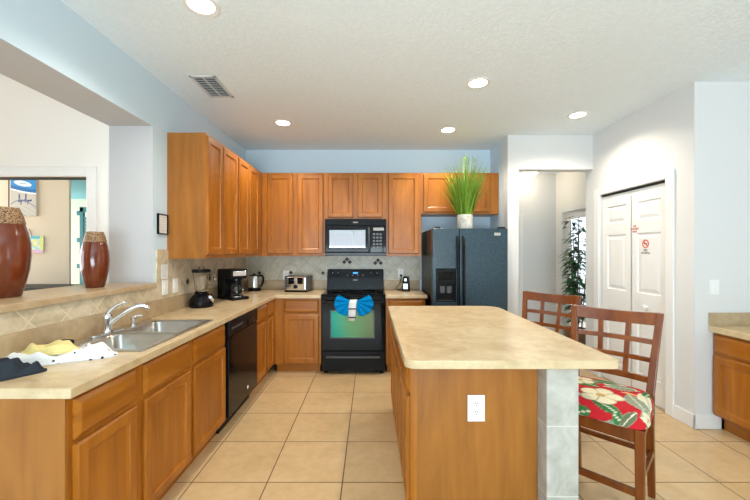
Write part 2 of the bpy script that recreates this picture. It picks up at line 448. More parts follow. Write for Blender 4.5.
struct(MB().box(1.58, 1.70, 4.205, WB, 0, CE).build('wall_alcove', M['blue']))
wh = MB(); wh.box(1.58, 1.707, 4.06, 4.2, 0, CE).box(1.707, WR, 4.06, 4.2, 2.35, CE)
struct(wh.build('wall_hallway', M['grey']))
# pantry wall with a closet door opening
DY0, DY1, DZ = 3.05, 3.937, 2.03
wr = MB(); wr.box(WR, WR + 0.12, DY1, 4.2, 0, CE).box(WR, WR + 0.12, DY0, DY1, DZ, CE).box(WR, WR + 0.12, 2.79, DY0, 0, CE)
struct(wr.build('wall_right', M['grey']))
struct(MB().box(WR + 0.12, 3.42, 2.79, 2.91, 0, CE).build('wall_nook', M['grey']))
struct(MB().box(3.30, 3.42, -0.0, 2.79, 0, CE).build('wall_desk', M['grey']))
# hallway beyond the opening
HB, HR = 6.1, 3.21
struct(MB().box(1.2, HR + 0.12, HB, HB + 0.12, 0, CE).build('wall_hall_back', M['grey']))
hr = MB(); hr.box(HR, HR + 0.12, 4.2, 4.85, 0, CE).box(HR, HR + 0.12, 4.85, 5.86, 2.05, CE).box(HR, HR + 0.12, 5.86, HB, 0, CE)
hr.box(WR + 0.12, HR + 0.12, 4.08, 4.2, 0, CE)
struct(hr.build('wall_hall_right', M['cream']))
struct(MB().box(1.58, 1.70, WB + 0.12, HB, 0, CE).build('wall_hall_left', M['grey']))
# rear of the kitchen, behind the viewer: a wide glass door opening
rw = MB(); rw.box(WL, -1.9 + 0.0, -3.3, -3.2, 0, CE) if False else None
rw.box(WL2, -1.62, -3.3, -3.2, 0, CE).box(1.42, 6.0, -3.3, -3.2, 0, CE).box(-1.62, 1.42, -3.3, -3.2, 2.10, CE)
struct(rw.build('wall_rear', M['cream']))
wf = MB()
for x in (-1.62, -0.61, 0.38, 1.37): wf.box(x, x + 0.05, -3.2, -3.15, 0, 2.1)
wf.box(-1.62, 1.42, -3.2, -3.15, 2.05, 2.10).box(-1.62, 1.42, -3.2, -3.15, 0, 0.05)
struct(wf.build('window_1', M['white']))
ne = MB(); ne.box(5.6, 5.72, -3.3, -1.7, 0, CE).box(5.6, 5.72, 1.3, 3.0, 0, CE).box(5.6, 5.72, -1.7, 1.3, 0, 0.4).box(5.6, 5.72, -1.7, 1.3, 2.1, CE)
ne.box(3.42, 5.6, 0.0 + 2.8, 2.91, 0, CE)
struct(ne.build('wall_nook_side', M['cream']))
# living room and bedroom seen through the pass-through
LY = 2.70
lw = MB(); BX = (87 - CX) * LY / FPX; BZ = 1.978
lw.box(BX, WL2, LY, LY + 0.12, 0, CE).box(-4.6, BX, LY, LY + 0.12, BZ, CE).box(-7.5, -4.6, LY, LY + 0.12, 0, CE)
struct(lw.build('wall_living', M['cream']))
lv = MB(); lv.box(-7.5, -7.38, -3.3, -1.4, 0, CE).box(-7.5, -7.38, 2.2, LY, 0, CE).box(-7.5, -7.38, -1.4, 2.2, 2.4, CE).box(-7.5, -7.38, -1.4, 2.2, 0, 0.4)
struct(lv.build('wall_living_side', M['cream']))
struct(MB().box(-7.5, WL2, -3.3, -3.2, 0, CE).build('wall_living_rear', M['cream']))
TY = 4.25; TX = (69 - CX) * TY / FPX
struct(MB().box(-6.2, TX, TY, TY + 0.03, 0, CE).build('wall_bedroom', M['tan_wall']))
struct(MB().box(-7.5, WL2, 6.2, 6.32, 0, CE).build('wall_bedroom_back', M['sage']))
struct(MB().box(-6.6, WL2, TY + 0.3, 6.2, 2.33, 2.42).build('trim_soffit', M['sky_paint']))
struct(MB().box(WL2 - 0.02, WL2 + 0.1, WB + 0.12, 6.32, 0, CE).build('wall_bedroom_right', M['sage']))
# trim
def casing(name, pts_boxes):
    m = MB()
    for b in pts_boxes: m.box(*b)
    return struct(m.build(name, M['white'], bev=0.006))
casing('trim_1', [(WR - 0.018, WR, DY1, DY1 + 0.085, 0, DZ + 0.075), (WR - 0.018, WR, DY0 - 0.085, DY0, 0, DZ + 0.075), (WR - 0.018, WR, DY0, DY1, DZ, DZ + 0.075)])
casing('trim_2', [(HR - 0.018, HR, 5.86, 5.93, 0, 2.12), (HR - 0.018, HR, 4.78, 4.85, 0, 2.12), (HR - 0.018, HR, 4.85, 5.86, 2.05, 2.12)])
casing('trim_3', [(BX, BX + 0.075, LY - 0.010, LY, 0, BZ + 0.075), (-4.6, BX, LY - 0.010, LY, BZ, BZ + 0.075)])
struct(MB().box(-4.6, BX, LY + 0.03, LY + 0.10, BZ - 0.008, BZ).build('opening_shade_strip', M['shade_dark']))  # dark strip standing in for the shaded underside of the opening
def base(name, boxes):
    m = MB()
    for b in boxes: m.box(*b)
    return struct(m.build(name, M['white'], bev=0.006))
base('baseboard_right', [(WR - 0.016, WR, 2.79 - 0.016, DY0 - 0.085, 0, 0.115), (WR - 0.016, WR, DY1 + 0.085, 4.2, 0, 0.115)])
base('baseboard_nook', [(WR - 0.016, 2.765, 2.774, 2.79, 0, 0.115)])
base('baseboard_hallway', [(1.60, 1.723, 4.044, 4.06, 0, 0.115), (1.707, 1.723, 4.06, 4.2, 0, 0.115)])
base('baseboard_hall_back', [(2.66, HR, HB - 0.016, HB, 0, 0.115)])
# hallway door on the back wall and the bright doorway at the right
dh = MB(); dh.box(1.72, 2.56, HB - 0.012, HB, 0, 2.0); dh.box(2.56, 2.63, HB - 0.03, HB, 0, 2.06); dh.box(1.72, 2.56, HB - 0.03, HB, 2.0, 2.06)
struct(dh.build('door_2', M['white'], bev=0.004))
gd = MB(); gd.box(HR + 0.04, HR + 0.075, 5.76, 5.86, 0, 2.05).box(HR + 0.04, HR + 0.075, 4.85, 4.95, 0, 2.05).box(HR + 0.04, HR + 0.075, 4.95, 5.76, 1.93, 2.05).box(HR + 0.04, HR + 0.075, 4.95, 5.76, 0, 0.2)
d3 = struct(gd.build('door_3', M['white'], bev=0.004))
pn = MB().box(HR + 0.055, HR + 0.06, 4.95, 5.76, 0.2, 1.93).build('door_glass', M['glass'], d3)

# pantry bifold door: two leaves with three raised panels each
def leaf(y0, y1, name):
    wd = y1 - y0; m = MB(); t = 0.035
    zs = [(0.22, 0.80), (1.0, 1.58), (1.70, 1.885)]
    xa, xb = (0.085, wd - 0.072) if name == 'a' else (0.072, wd - 0.085)
    zc = [0.012] + [z for p in zs for z in p] + [2.006]; xc = [0, xa, xb, wd]
    d = {}
    def V(i, j):
        if (i, j) not in d: d[(i, j)] = m.b.verts.new((xc[i], 0, zc[j]))
        return d[(i, j)]
    for i in range(3):
        for j in range(len(zc) - 1):
            q = [V(i, j), V(i + 1, j), V(i + 1, j + 1), V(i, j + 1)]
            if i == 1 and j % 2 == 1:
                prev = q
                for ins, dep in ((0.010, 0.010), (0.022, 0.010), (0.05, 0.002)):
                    x0, x1, z0, z1 = xa + ins, xb - ins, zc[j] + ins, zc[j + 1] - ins
                    r = [m.b.verts.new(p) for p in ((x0, dep, z0), (x1, dep, z0), (x1, dep, z1), (x0, dep, z1))]
                    for k in range(4): m.b.faces.new((prev[k], prev[(k + 1) % 4], r[(k + 1) % 4], r[k]))
                    prev = r
                m.b.faces.new(prev)
            else: m.b.faces.new(q)
    m.box(0, wd, 0.0105, t, 0.012, 2.006)
    # sides closing the front sheet to the core
    m.box(0, 0.004, 0.0, 0.012, 0.012, 2.006).box(wd - 0.004, wd, 0.0, 0.012, 0.012, 2.006)
    return m
dr = empty('door_1', (WR + 0.022, DY1 - 0.002, 0), -PI / 2); struct(dr)
half = (DY1 - DY0 - 0.004) / 2
a = leaf(0, half - 0.0001, 'a').build('door_leaf', M['white'], dr)
b_ = leaf(0, half - 0.0001, 'b').build('door_leaf', M['white'], dr); b_.location = (half + 0.0001, 0, 0)
kb = MB().lathe([(0.010, 0), (0.010, 0.018), (0.021, 0.026), (0.023, 0.036), (0.017, 0.045), (0, 0.047)], 20, m=Matrix.Rotation(PI / 2, 4, 'X'))
k = kb.build('door_knob', M['white'], dr, smooth=True); k.location = (half + 0.20, 0.0, 0.88)
tr = MB().box(0, 2 * half + 0.004, -0.005, 0.05, 2.010, 2.029).build('door_track_shadow', M['shade_dark'], dr)  # track coloured near-black to paint in the shadow above the door

# ------------------------------------------------------------------ cabinets
DOOR = [(0, 0.008), (0.008, 0), (0.052, 0), (0.054, 0.006), (0.066, 0.0125)]
DRAW = [(0, 0.012), (0.016, 0.002), (0.022, 0), ]
def door_front(par, x0, x1, z0, z1):
    return MB().panel(x0, x1, z0, z1, 0.020, DOOR).build('door', M['wood_v'], par)
def drawer_front(par, x0, x1, z0, z1, name='drawer'):
    return MB().panel(x0, x1, z0, z1, 0.020, DRAW).build(name, M['wood_h'], par)
def base_cabinet(label, loc, rz, W, D, z1, fronts, end=None, z0=0.10, toe=0.065, name='base_cabinet', group=None, top_open=False):
    t = thing(name, label, 'cabinet', loc, rz, group)
    c = MB()
    if top_open:    # open box so a sink bowl can hang inside
        c.box(0, 0.018, 0.019, D, z0, z1).box(W - 0.018, W, 0.019, D, z0, z1).box(0.018, W - 0.018, 0.019, D, z0, z0 + 0.018)
        c.box(0, W, 0, 0.019, z0, z1)
    else:
        c.box(0, W, 0, D, z0, z1)
    c.build('carcass', M['wood_v'], t, bev=0.0015)
    MB().box(0.001, W - 0.001, toe, toe + 0.016, 0.0, z0).box(0.001, W - 0.001, D - 0.02, D, 0.0, z0).box(0.001, 0.02, toe, D, 0.0, z0).box(W - 0.02, W - 0.001, toe, D, 0.0, z0).build('toe_kick', M['wood_h'], t)
    for kind, xa, xb, za, zb in fronts:
        (door_front if kind == 'd' else drawer_front)(t, xa, xb, za, zb)
    for s_ in (end or []):
        xa, xb = (-0.012, 0.0) if s_ == 'l' else (W, W + 0.012)
        MB().box(xa, xb, 0.0, D, 0.0, z1).build('side_panel', M['wood_panel'], t, bev=0.001)
    return t
def wall_cabinet(label, loc, rz, W, D, z0, z1, fronts, side=None):
    t = thing('wall_cabinet', label, 'cabinet', loc, rz)
    MB().box(0, W, 0, D, z0, z1).build('carcass', M['wood_v'], t, bev=0.0015)
    for kind, xa, xb, za, zb in fronts: door_front(t, xa, xb, za, zb)
    if side == 'l': MB().box(-0.010, 0, 0.0, D, z0, z1).build('side_panel', M['wood_panel'], t, bev=0.001)
    return t
LF = -1.12          # face of the left run; doors stand 2 cm proud of it
LD = LF - WL - 0.016
CT, CB = 0.905, 0.866
def yl(p): return -(LF + 0.02) * FPX / (CX - p)
def fy(p, o): return yl(p) - o
A0, A1, A2, A3 = 1.30, 1.692, 2.70, 3.395
DZ0, DZ1, FZ0, FZ1 = 0.115, 0.675, 0.695, 0.845
base_cabinet('maple base cabinet with one drawer over one door, below the charcoal cloth', (LF, A0, 0), PI / 2, A1 - A0, LD, CB,
             [('w', 0.022, 0.365, FZ0, FZ1), ('d', 0.022, 0.365, DZ0, DZ1)], end='l')
base_cabinet('wide maple sink cabinet with two doors below two false drawer fronts, left of the dishwasher', (LF, A1, 0), PI / 2, A2 - A1, LD, CB,
             [('w', 0.030, 0.465, FZ0, FZ1), ('d', 0.030, 0.465, DZ0, DZ1), ('w', 0.515, 0.985, FZ0, FZ1), ('d', 0.515, 0.985, DZ0, DZ1)], top_open=True, name='sink_cabinet')
base_cabinet('maple base cabinet right of the dishwasher, two drawers over two doors', (LF, A3, 0), PI / 2, 4.06 - A3, LD, CB,
             [('w', 0.015, 0.355, FZ0, FZ1), ('d', 0.015, 0.355, DZ0, DZ1), ('w', 0.385, 0.622, FZ0, FZ1), ('d', 0.385, 0.622, DZ0, DZ1)])
BF = 4.06
def xb(p, Y=BF - 0.02): return (p - CX) * Y / FPX
SX0, SX1 = -0.566, 0.168
BX0 = -1.118
base_cabinet('maple base cabinet with one drawer over one door left of the black stove', (BX0, BF, 0), 0, SX0 - 0.006 - BX0, WB - BF - 0.016, CB,
             [('w', xb(283.6) - BX0, xb(318.8) - BX0, FZ0, FZ1), ('d', xb(283.6) - BX0, xb(318.8) - BX0, DZ0, DZ1)])
RX0, RX1 = SX1 + 0.006, 0.628
base_cabinet('small maple base cabinet between the black stove and the fridge', (RX0, BF, 0), 0, RX1 - RX0, WB - BF - 0.016, CB,
             [('w', 0.035, RX1 - RX0 - 0.02, FZ0, FZ1), ('d', 0.035, RX1 - RX0 - 0.02, DZ0, DZ1)])
UF, UZ0, UZ1 = 4.34, 1.345, 2.372
UD = WB - UF
LU = -1.345     # face of the left uppers
def yu(p): return -(LU + 0.02) * FPX / (CX - p)
U0, U1, U2 = 2.88, 3.632, UF
wall_cabinet('tall two-door maple wall cabinet nearest the pass-through, plain side panel facing the viewer', (LU, U0, 0), PI / 2, U1 - U0, LU - WL, UZ0, UZ1,
             [('d', yu(208.3) - U0, yu(223.3) - U0, UZ0 + 0.03, UZ1 - 0.02), ('d', yu(224) - U0, yu(238.4) - U0, UZ0 + 0.03, UZ1 - 0.02)], side='l')
wall_cabinet('tall two-door maple wall cabinet on the side wall, ending in the corner', (LU, U1, 0), PI / 2, U2 - U1, LU - WL, UZ0, UZ1,
             [('d', yu(239.6) - U1, yu(249.7) - U1, UZ0 + 0.03, UZ1 - 0.02), ('d', yu(250.5) - U1, yu(259.2) - U1, UZ0 + 0.03, UZ1 - 0.02)])
def xu(p): return (p - CX) * (UF - 0.02) / FPX
V0 = -1.343; V1, V2, V3, V4 = xu(325.4), xu(386.2), xu(421.4), 1.576
wall_cabinet('tall two-door maple wall cabinet on the far wall, above the toaster', (V0, UF, 0), 0, V1 - V0, UD, UZ0, UZ1,
             [('d', xu(267) - V0, xu(292.8) - V0, UZ0 + 0.03, UZ1 - 0.02), ('d', xu(297.6) - V0, xu(323.2) - V0, UZ0 + 0.03, UZ1 - 0.02)])
wall_cabinet('short two-door maple wall cabinet directly above the microwave', (V1, UF, 0), 0, V2 - V1, UD, 1.80, UZ1,
             [('d', xu(327.8) - V1, xu(353) - V1, 1.822, UZ1 - 0.02), ('d', xu(357.6) - V1, xu(382.6) - V1, 1.822, UZ1 - 0.02)])
wall_cabinet('tall single-door maple wall cabinet right of the microwave', (V2, UF, 0), 0, V3 - V2, UD, UZ0, UZ1,
             [('d', xu(388.4) - V2, xu(419) - V2, UZ0 + 0.03, UZ1 - 0.02)])
wall_cabinet('short wide maple wall cabinet above the fridge, behind the potted grass', (V3, UF, 0), 0, V4 - V3, UD, 1.862, UZ1,
             [('d', xu(423.6) - V3, xu(455.5) - V3, 1.885, UZ1 - 0.02), ('d', xu(458.5) - V3, xu(490.4) - V3, 1.885, UZ1 - 0.02)])

# ------------------------------------------------------------------ worktops
CFX = -1.085; CFY = 4.02; CNY = 1.272
SKX0, SKX1, SKY0, SKY1 = -1.615, -1.130, 1.745, 2.535     # sink outline
xs = [WL + 0.001, SKX0 + 0.02, SKX1 - 0.02, CFX, SX0 - 0.003]; ys = [CNY, SKY0 + 0.02, SKY1 - 0.02, CFY, WB - 0.001]
ins = lambda x, y: (x < CFX or y > CFY) and not (SKX0 + 0.02 < x < SKX1 - 0.02 and SKY0 + 0.02 < y < SKY1 - 0.02)
t = thing('kitchen_counter', 'long beige stone-look corner counter running from the dark cloth past the sink to the stove', 'counter')
MB().slab(xs, ys, ins, CB, CT).build('worktop', M['counter'], t, bev=0.004)
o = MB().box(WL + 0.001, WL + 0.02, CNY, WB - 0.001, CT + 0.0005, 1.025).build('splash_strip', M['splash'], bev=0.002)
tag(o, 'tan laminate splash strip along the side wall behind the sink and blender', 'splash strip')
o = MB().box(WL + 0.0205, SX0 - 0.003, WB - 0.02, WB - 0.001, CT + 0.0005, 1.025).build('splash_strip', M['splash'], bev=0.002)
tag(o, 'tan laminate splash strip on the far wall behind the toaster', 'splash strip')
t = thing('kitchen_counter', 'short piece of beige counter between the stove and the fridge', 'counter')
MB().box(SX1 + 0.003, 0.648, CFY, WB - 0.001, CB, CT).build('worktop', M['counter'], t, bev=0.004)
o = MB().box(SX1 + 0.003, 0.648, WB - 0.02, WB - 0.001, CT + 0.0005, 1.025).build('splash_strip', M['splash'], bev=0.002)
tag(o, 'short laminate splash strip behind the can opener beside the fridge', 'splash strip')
# tiled backsplashes
t = thing('tile_backsplash', 'tan diamond-laid tile backsplash on the side wall behind the sink, blender and coffee maker', 'backsplash')
bs = MB().box(WL + 0.0005, WL + 0.012, 0.9, 2.715, 1.026, PZ0 - 0.001).box(WL + 0.0005, WL + 0.012, 2.715, U0 - 0.012, 1.026, 1.418).box(WL + 0.0005, WL + 0.012, U0 - 0.012, WB - 0.001, 1.026, UZ0 - 0.001)
bs.build('tile_field', M['tile_left'], t)
def diamond(par, c, r, nrm):
    m = MB()
    if nrm == 'x': mt = Matrix.Translation(c) @ Matrix.Rotation(PI / 2, 4, 'Y')
    else: mt = Matrix.Translation(c) @ Matrix.Rotation(PI / 2, 4, 'X')
    m.prism([(r, 0), (0, r), (-r, 0), (0, -r)], 0, 0.004, mt)
    return m.build('accent_tile', M['accent'], par, bev=0.001)
for y, z in ((3.165, 1.131), (3.60, 1.128), (4.47, 1.13)): diamond(t, Vector((WL + 0.0122, y, z)), 0.030, 'x')
t = thing('tile_backsplash', 'grey-beige diamond-laid tile backsplash on the far wall around the stove', 'backsplash')
MB().box(WL + 0.013, V1, WB - 0.012, WB - 0.0005, 1.026, UZ0 - 0.001).box(V1, V2, WB - 0.012, WB - 0.0005, 1.026, 1.3505).box(V2, 0.66, WB - 0.012, WB - 0.0005, 1.026, UZ0 - 0.001).build('tile_field', M['tile_back'], t)
for cx_, cz in ((347, 262.0), (378, 263.0)):
    p = px(cx_, cz, WB - 0.0122)
    for dx, dz in ((0, 0.036), (-0.036, 0), (0.036, 0)):
        diamond(t, Vector((p.x + dx, p.y, p.z + dz)), 0.030, 'y')
for cx_, cz in ((259.5, 273), (291, 272.5), (323, 273)):
    diamond(t, px(cx_, cz, WB - 0.0122), 0.026, 'y')
# raised ledge of the pass-through
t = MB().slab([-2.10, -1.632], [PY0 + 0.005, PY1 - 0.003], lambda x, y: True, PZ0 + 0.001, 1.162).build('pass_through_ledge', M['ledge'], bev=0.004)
tag(t, 'raised tan stone-look ledge across the pass-through opening behind the sink', 'ledge')

# ------------------------------------------------------------------ sink, faucet
t = thing('kitchen_sink', 'stainless steel double-bowl sink set into the left counter', 'sink', (0, 0, CT))
rim = MB()
bxa, bxb = SKX0 + 0.085, SKX1 - 0.035
bays = [(SKY0 + 0.035, 2.115), (2.155, SKY1 - 0.035)]
rim.slab([SKX0, bxa, bxb, SKX1], [SKY0, bays[0][0], bays[0][1], bays[1][0], bays[1][1], SKY1],
         lambda x, y: not (bxa < x < bxb and any(a < y < b for a, b in bays)), 0.0005, 0.007)
rim.build('rim', M['steel'], t, bev=0.004)
def rrect(x0, x1, y0, y1, r, n=5):
    o = []
    for cx_, cy_, a0 in ((x1 - r, y1 - r, 0), (x0 + r, y1 - r, 90), (x0 + r, y0 + r, 180), (x1 - r, y0 + r, 270)):
        for k in range(n + 1):
            a = R(a0 + 90 * k / n); o.append((cx_ + r * math.cos(a), cy_ + r * math.sin(a)))
    return o
for y0, y1 in bays:
    m = MB(); prev = None
    for ins_, z, r in ((-0.004, 0.004, 0.05), (0.002, -0.004, 0.05), (0.008, -0.13, 0.05), (0.03, -0.165, 0.06), (0.07, -0.175, 0.06)):
        ring = [m.b.verts.new((x, y, z)) for x, y in rrect(bxa + ins_, bxb - ins_, y0 + ins_, y1 - ins_, r)]
        if prev:
            for k in range(len(ring)): m.b.faces.new((prev[k], prev[(k + 1) % len(ring)], ring[(k + 1) % len(ring)], ring[k]))
        prev = ring
    m.b.faces.new(prev)
    bo = m.build('bowl', M['steel'], t, smooth=True)
    md = bo.modifiers.new('thick', 'SOLIDIFY'); md.thickness = 0.002; md.offset = 1
    MB().lathe([(0.0, 0), (0.040, 0), (0.042, 0.003), (0.030, 0.004), (0.0, 0.001)], 20, ((bxa + bxb) / 2, (y0 + y1) / 2, -0.1745)).build('drain', M['chrome'], t, smooth=True)
FB = Vector((-1.575, 2.105, CT + 0.0075))
t = thing('faucet', 'chrome single-lever kitchen faucet with long low spout behind the sink', 'faucet', FB)
MB().prism(rrect(-0.028, 0.028, -0.125, 0.125, 0.026), 0, 0.010).build('deck_plate', M['chrome'], t, bev=0.003)
MB().lathe([(0.027, 0.010), (0.025, 0.02), (0.023, 0.075), (0.026, 0.085), (0.026, 0.105), (0.018, 0.118), (0, 0.122)], 24).build('body', M['chrome'], t, smooth=True)
sp_ = []
for k in range(13):
    u = k / 12; sp_.append((0.015 + 0.185 * u, 0.06 * u, 0.055 + 0.105 * math.sin(min(1, u * 1.12) * PI / 2) - 0.012 * max(0, u - 0.85) / 0.15))
MB().tube(sp_ + [(0.205, 0.064, 0.138)], [0.013] * 11 + [0.013, 0.014, 0.013], 12).build('spout', M['chrome'], t, smooth=True)
MB().tube([(0, 0, 0.115), (0.008, 0.015, 0.135), (0.025, 0.04, 0.16), (0.05, 0.07, 0.172), (0.062, 0.085, 0.173)], [0.014, 0.012, 0.009, 0.008, 0.007], 10).build('lever', M['chrome'], t, smooth=True)
t = thing('soap_dispenser', 'small chrome soap pump beside the faucet', 'soap dispenser', (-1.575, 2.335, CT + 0.0075))
MB().lathe([(0.022, 0), (0.022, 0.006), (0.016, 0.010), (0.015, 0.035), (0.019, 0.04), (0.019, 0.055), (0.012, 0.062), (0, 0.063)], 20).build('body', M['chrome'], t, smooth=True)
MB().tube([(0, 0, 0.058), (0.02, 0.01, 0.062), (0.045, 0.022, 0.058)], 0.006, 8).build('spout', M['chrome'], t, smooth=True)

# ------------------------------------------------------------------ cloths on the counter
def cloth(name, label, outline, h, folds, mat, z, seed, hem=0.006, base=lambda x, y: 0.0, amp=0.5, cap=None):
    n, rings = 96, 26
    cx_ = sum(p[0] for p in outline) / len(outline); cy_ = sum(p[1] for p in outline) / len(outline)
    L = len(outline); m = MB(); g = []
    def out(u):
        u = u % 1.0 * L; i = int(u); f = u - i
        p0, p1, p2, p3 = (outline[(i + k - 1) % L] for k in range(4))
        q = lambda a: 0.5 * ((2 * p1[a]) + (-p0[a] + p2[a]) * f + (2 * p0[a] - 5 * p1[a] + 4 * p2[a] - p3[a]) * f * f + (-p0[a] + 3 * p1[a] - 3 * p2[a] + p3[a]) * f ** 3)
        return q(0), q(1)
    for j in range(rings + 1):
        r = 1 - j / rings; row = []
        for k in range(n):
            ox, oy = out(k / n); x = cx_ + (ox - cx_) * r; y = cy_ + (oy - cy_) * r
            e = min(1.0, (1 - r) * 3.0); e = e * e * (3 - 2 * e)
            f1 = mnoise.noise(Vector((x * folds[0] + seed, y * folds[1], seed))); f1 = 1 - abs(f1) * 2
            f2 = mnoise.noise(Vector((x * folds[0] * 2.3, y * folds[1] * 2.3 + seed, seed + 5)))
            hh = hem + e * h * max(0.12, 0.55 + amp * f1 + 0.18 * f2)
            if cap:
                q = math.hypot((x - cap[0]) / cap[2], (y - cap[1]) / cap[3]); q = max(0, min(1, (q - 1) * 4)); hh = min(hh, cap[4] + q * 0.05)
            row.append(m.b.verts.new((x, y, base(x, y) * min(1, e * 2 + .3) + hh)))
        g.append(row)
    bot = [m.b.verts.new((v.co.x, v.co.y, max(0.0, base(v.co.x, v.co.y) * .3))) for v in g[0]]
    for k in range(n): m.b.faces.new((bot[k], bot[(k + 1) % n], g[0][(k + 1) % n], g[0][k]))
    for a, b in zip(g, g[1:]):
        for k in range(n): m.b.faces.new((a[k], a[(k + 1) % n], b[(k + 1) % n], b[k]))
    bmesh.ops.remove_doubles(m.b, verts=m.b.verts, dist=1e-5)
    m.b.faces.new(list(reversed(bot))) if all(v.is_valid for v in bot) else None
    o = m.build(name, mat, None, smooth=True); o.location = (0, 0, z)
    return tag(o, label, 'cloth')
cloth('dish_towel', 'crumpled white dish towel with black dots on the counter beside the sink', [(-1.62, 1.475), (-1.50, 1.465), (-1.40, 1.525), (-1.33, 1.575), (-1.24, 1.625), (-1.205, 1.675), (-1.25, 1.725), (-1.31, 1.73), (-1.42, 1.735), (-1.52, 1.71), (-1.63, 1.65)], 0.050, (9, 13), M['cloth_dot'], CT + 0.0005, 3.1, cap=(-1.485, 1.635, 0.14, 0.09, 0.030))
cloth('dish_towel', 'crumpled charcoal cloth at the near end of the counter', [(-1.62, 1.285), (-1.50, 1.29), (-1.42, 1.325), (-1.375, 1.39), (-1.345, 1.445), (-1.36, 1.475), (-1.42, 1.465), (-1.50, 1.435), (-1.63, 1.44)], 0.055, (26, 11), M['cloth_dark'], CT + 0.0005, 8.4, hem=0.007)
cloth('dish_towel', 'folded yellow cloth lying on top of the dotted white towel', [(-1.585, 1.595), (-1.50, 1.560), (-1.41, 1.585), (-1.37, 1.65), (-1.43, 1.70), (-1.53, 1.70), (-1.595, 1.66)], 0.034, (10, 12), M['cloth_yellow'], CT + 0.0315, 1.7, hem=0.008)
o = MB().prism(rrect(-0.035, 0.035, -0.06, 0.06, 0.02), 0, 0.03).build('sponge', M['black_matte'], None, bev=0.008, seg=3)
o.location = (-1.585, 1.79, CT + 0.0075); o.rotation_euler = (0, 0, R(-8)); tag(o, 'small black sponge on the back corner of the sink behind the yellow cloth', 'sponge')

# ------------------------------------------------------------------ dishwasher
t = thing('dishwasher', 'black built-in dishwasher in the left run of cabinets', 'dishwasher', (LF, A2 + 0.004, 0), PI / 2)
DW = A3 - A2 - 0.008
MB().box(0.003, DW - 0.003, 0.0, LD, 0.10, CB - 0.003).build('body', M['black_matte'], t)
MB().box(0.003, DW - 0.003, 0.05, 0.08, 0.0, 0.10).build('toe_panel', M['black_matte'], t)
MB().box(0.004, DW - 0.004, -0.028, -0.001, 0.12, 0.735).build('door', M['black'], t, bev=0.005)
cp = MB().box(0.004, DW - 0.004, -0.032, -0.001, 0.74, CB - 0.006).build('control_panel', M['black_matte'], t, bev=0.005)
for k in range(6): MB().box(0.06 + 0.04 * k, 0.085 + 0.04 * k, -0.034, -0.031, 0.79, 0.805).build('button', M['grey_plastic'], cp, bev=0.001)
MB().box(DW - 0.28, DW - 0.12, -0.040, -0.031, 0.745, 0.80).build('handle', M['black'], t, bev=0.006)
MB().lathe([(0, 0), (0.016, 0), (0.016, 0.002), (0, 0.003)], 16, m=Matrix.Translation((0.42, -0.0285, 0.20)) @ Matrix.Rotation(PI / 2, 4, 'X')).build('sticker', M['plate'], t)  # small plain white disc low on the door

# ------------------------------------------------------------------ stove
SY = 4.035; SW = SX1 - SX0 - 0.006
t = thing('stove', 'black freestanding electric stove with oven between the base cabinets', 'stove', (SX0 + 0.003, SY, 0))
MB().box(0.0, SW, 0.0, WB - SY - 0.016, 0.03, 0.895).build('body', M['black_matte'], t, bev=0.003)
for x in (0.04, SW - 0.04):
    for y in (0.05, 0.5): MB().lathe([(0.018, 0), (0.018, 0.03)], 12, (x, y, 0)).build('foot', M['black_matte'], t)
MB().box(-0.001, SW + 0.001, -0.03, WB - SY - 0.09, 0.896, 0.915).build('cooktop', M['black_glass'], t, bev=0.005)
for x, y, r in ((0.19, 0.13, 0.10), (0.54, 0.13, 0.075), (0.19, 0.38, 0.075), (0.54, 0.38, 0.10)):
    MB().lathe([(r, 0), (r, 0.0006), (r - 0.004, 0.0006), (r - 0.004, 0)], 40, (x, y, 0.9152)).build('burner_ring', M['grey_plastic'], t)
BGY = 0.50
bgm = MB(); bgm.hexa([Vector(p) for p in ((0.0, BGY - 0.02, 0.9), (SW, BGY - 0.02, 0.9), (SW, 0.6, 0.9), (0, 0.6, 0.9), (0, BGY + 0.03, 1.172), (SW, BGY + 0.03, 1.172), (SW, 0.6, 1.172), (0, 0.6, 1.172))])
bgd = bgm.build('backguard', M['black'], t, bev=0.008, seg=3)
tilt = math.atan2(0.05, 0.272)
def on_guard(x, z): return Matrix.Translation((x, BGY - 0.02 + (z - 0.9) * 0.05 / 0.272, z)) @ Matrix.Rotation(-tilt, 4, 'X')
MB().box(0.0 + 0.012, SW - 0.012, -0.004, 0.004, -0.045, 0.038, on_guard(0, 1.115)).build('control_strip', M['grey_plastic'], bgd, bev=0.002).data.materials[0] = M['black_matte']
for x in (0.075, 0.145, 0.565, 0.645):
    kn = MB().lathe([(0.024, 0.0), (0.024, 0.006), (0.019, 0.008), (0.017, 0.022), (0, 0.023)], 20, m=on_guard(x, 1.112) @ Matrix.Translation((0, -0.004, 0)) @ Matrix.Rotation(PI / 2, 4, 'X')).build('knob', M['black'], bgd, smooth=True)
    MB().box(-0.002, 0.002, -0.0285, -0.0265, 0.0, 0.016, on_guard(x, 1.112)).build('pointer', M['plate'], kn)
MB().box(-0.055, 0.055, -0.0065, -0.003, -0.022, 0.024, on_guard(SW / 2, 1.115)).build('display', M['black_glass'], bgd)
MB().box(-0.030, 0.030, -0.0075, -0.006, 0.0, 0.018, on_guard(SW / 2, 1.115)).build('clock', M['screen'], bgd)
for k in range(4):
    MB().box(-0.006, 0.006, -0.0075, -0.006, -0.005, 0.005, on_guard(SW / 2 - 0.10 + 0.066 * k, 1.095)).build('button', M['ink_grey'], bgd)
MB().box(-0.03, 0.03, -0.002, 0.0005, -0.006, 0.006, on_guard(SW / 2, 1.035)).build('nameplate', M['ink_grey'], bgd)
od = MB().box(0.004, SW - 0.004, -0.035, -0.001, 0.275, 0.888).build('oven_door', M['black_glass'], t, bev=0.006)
wx0, wx1 = 0.115, 0.595
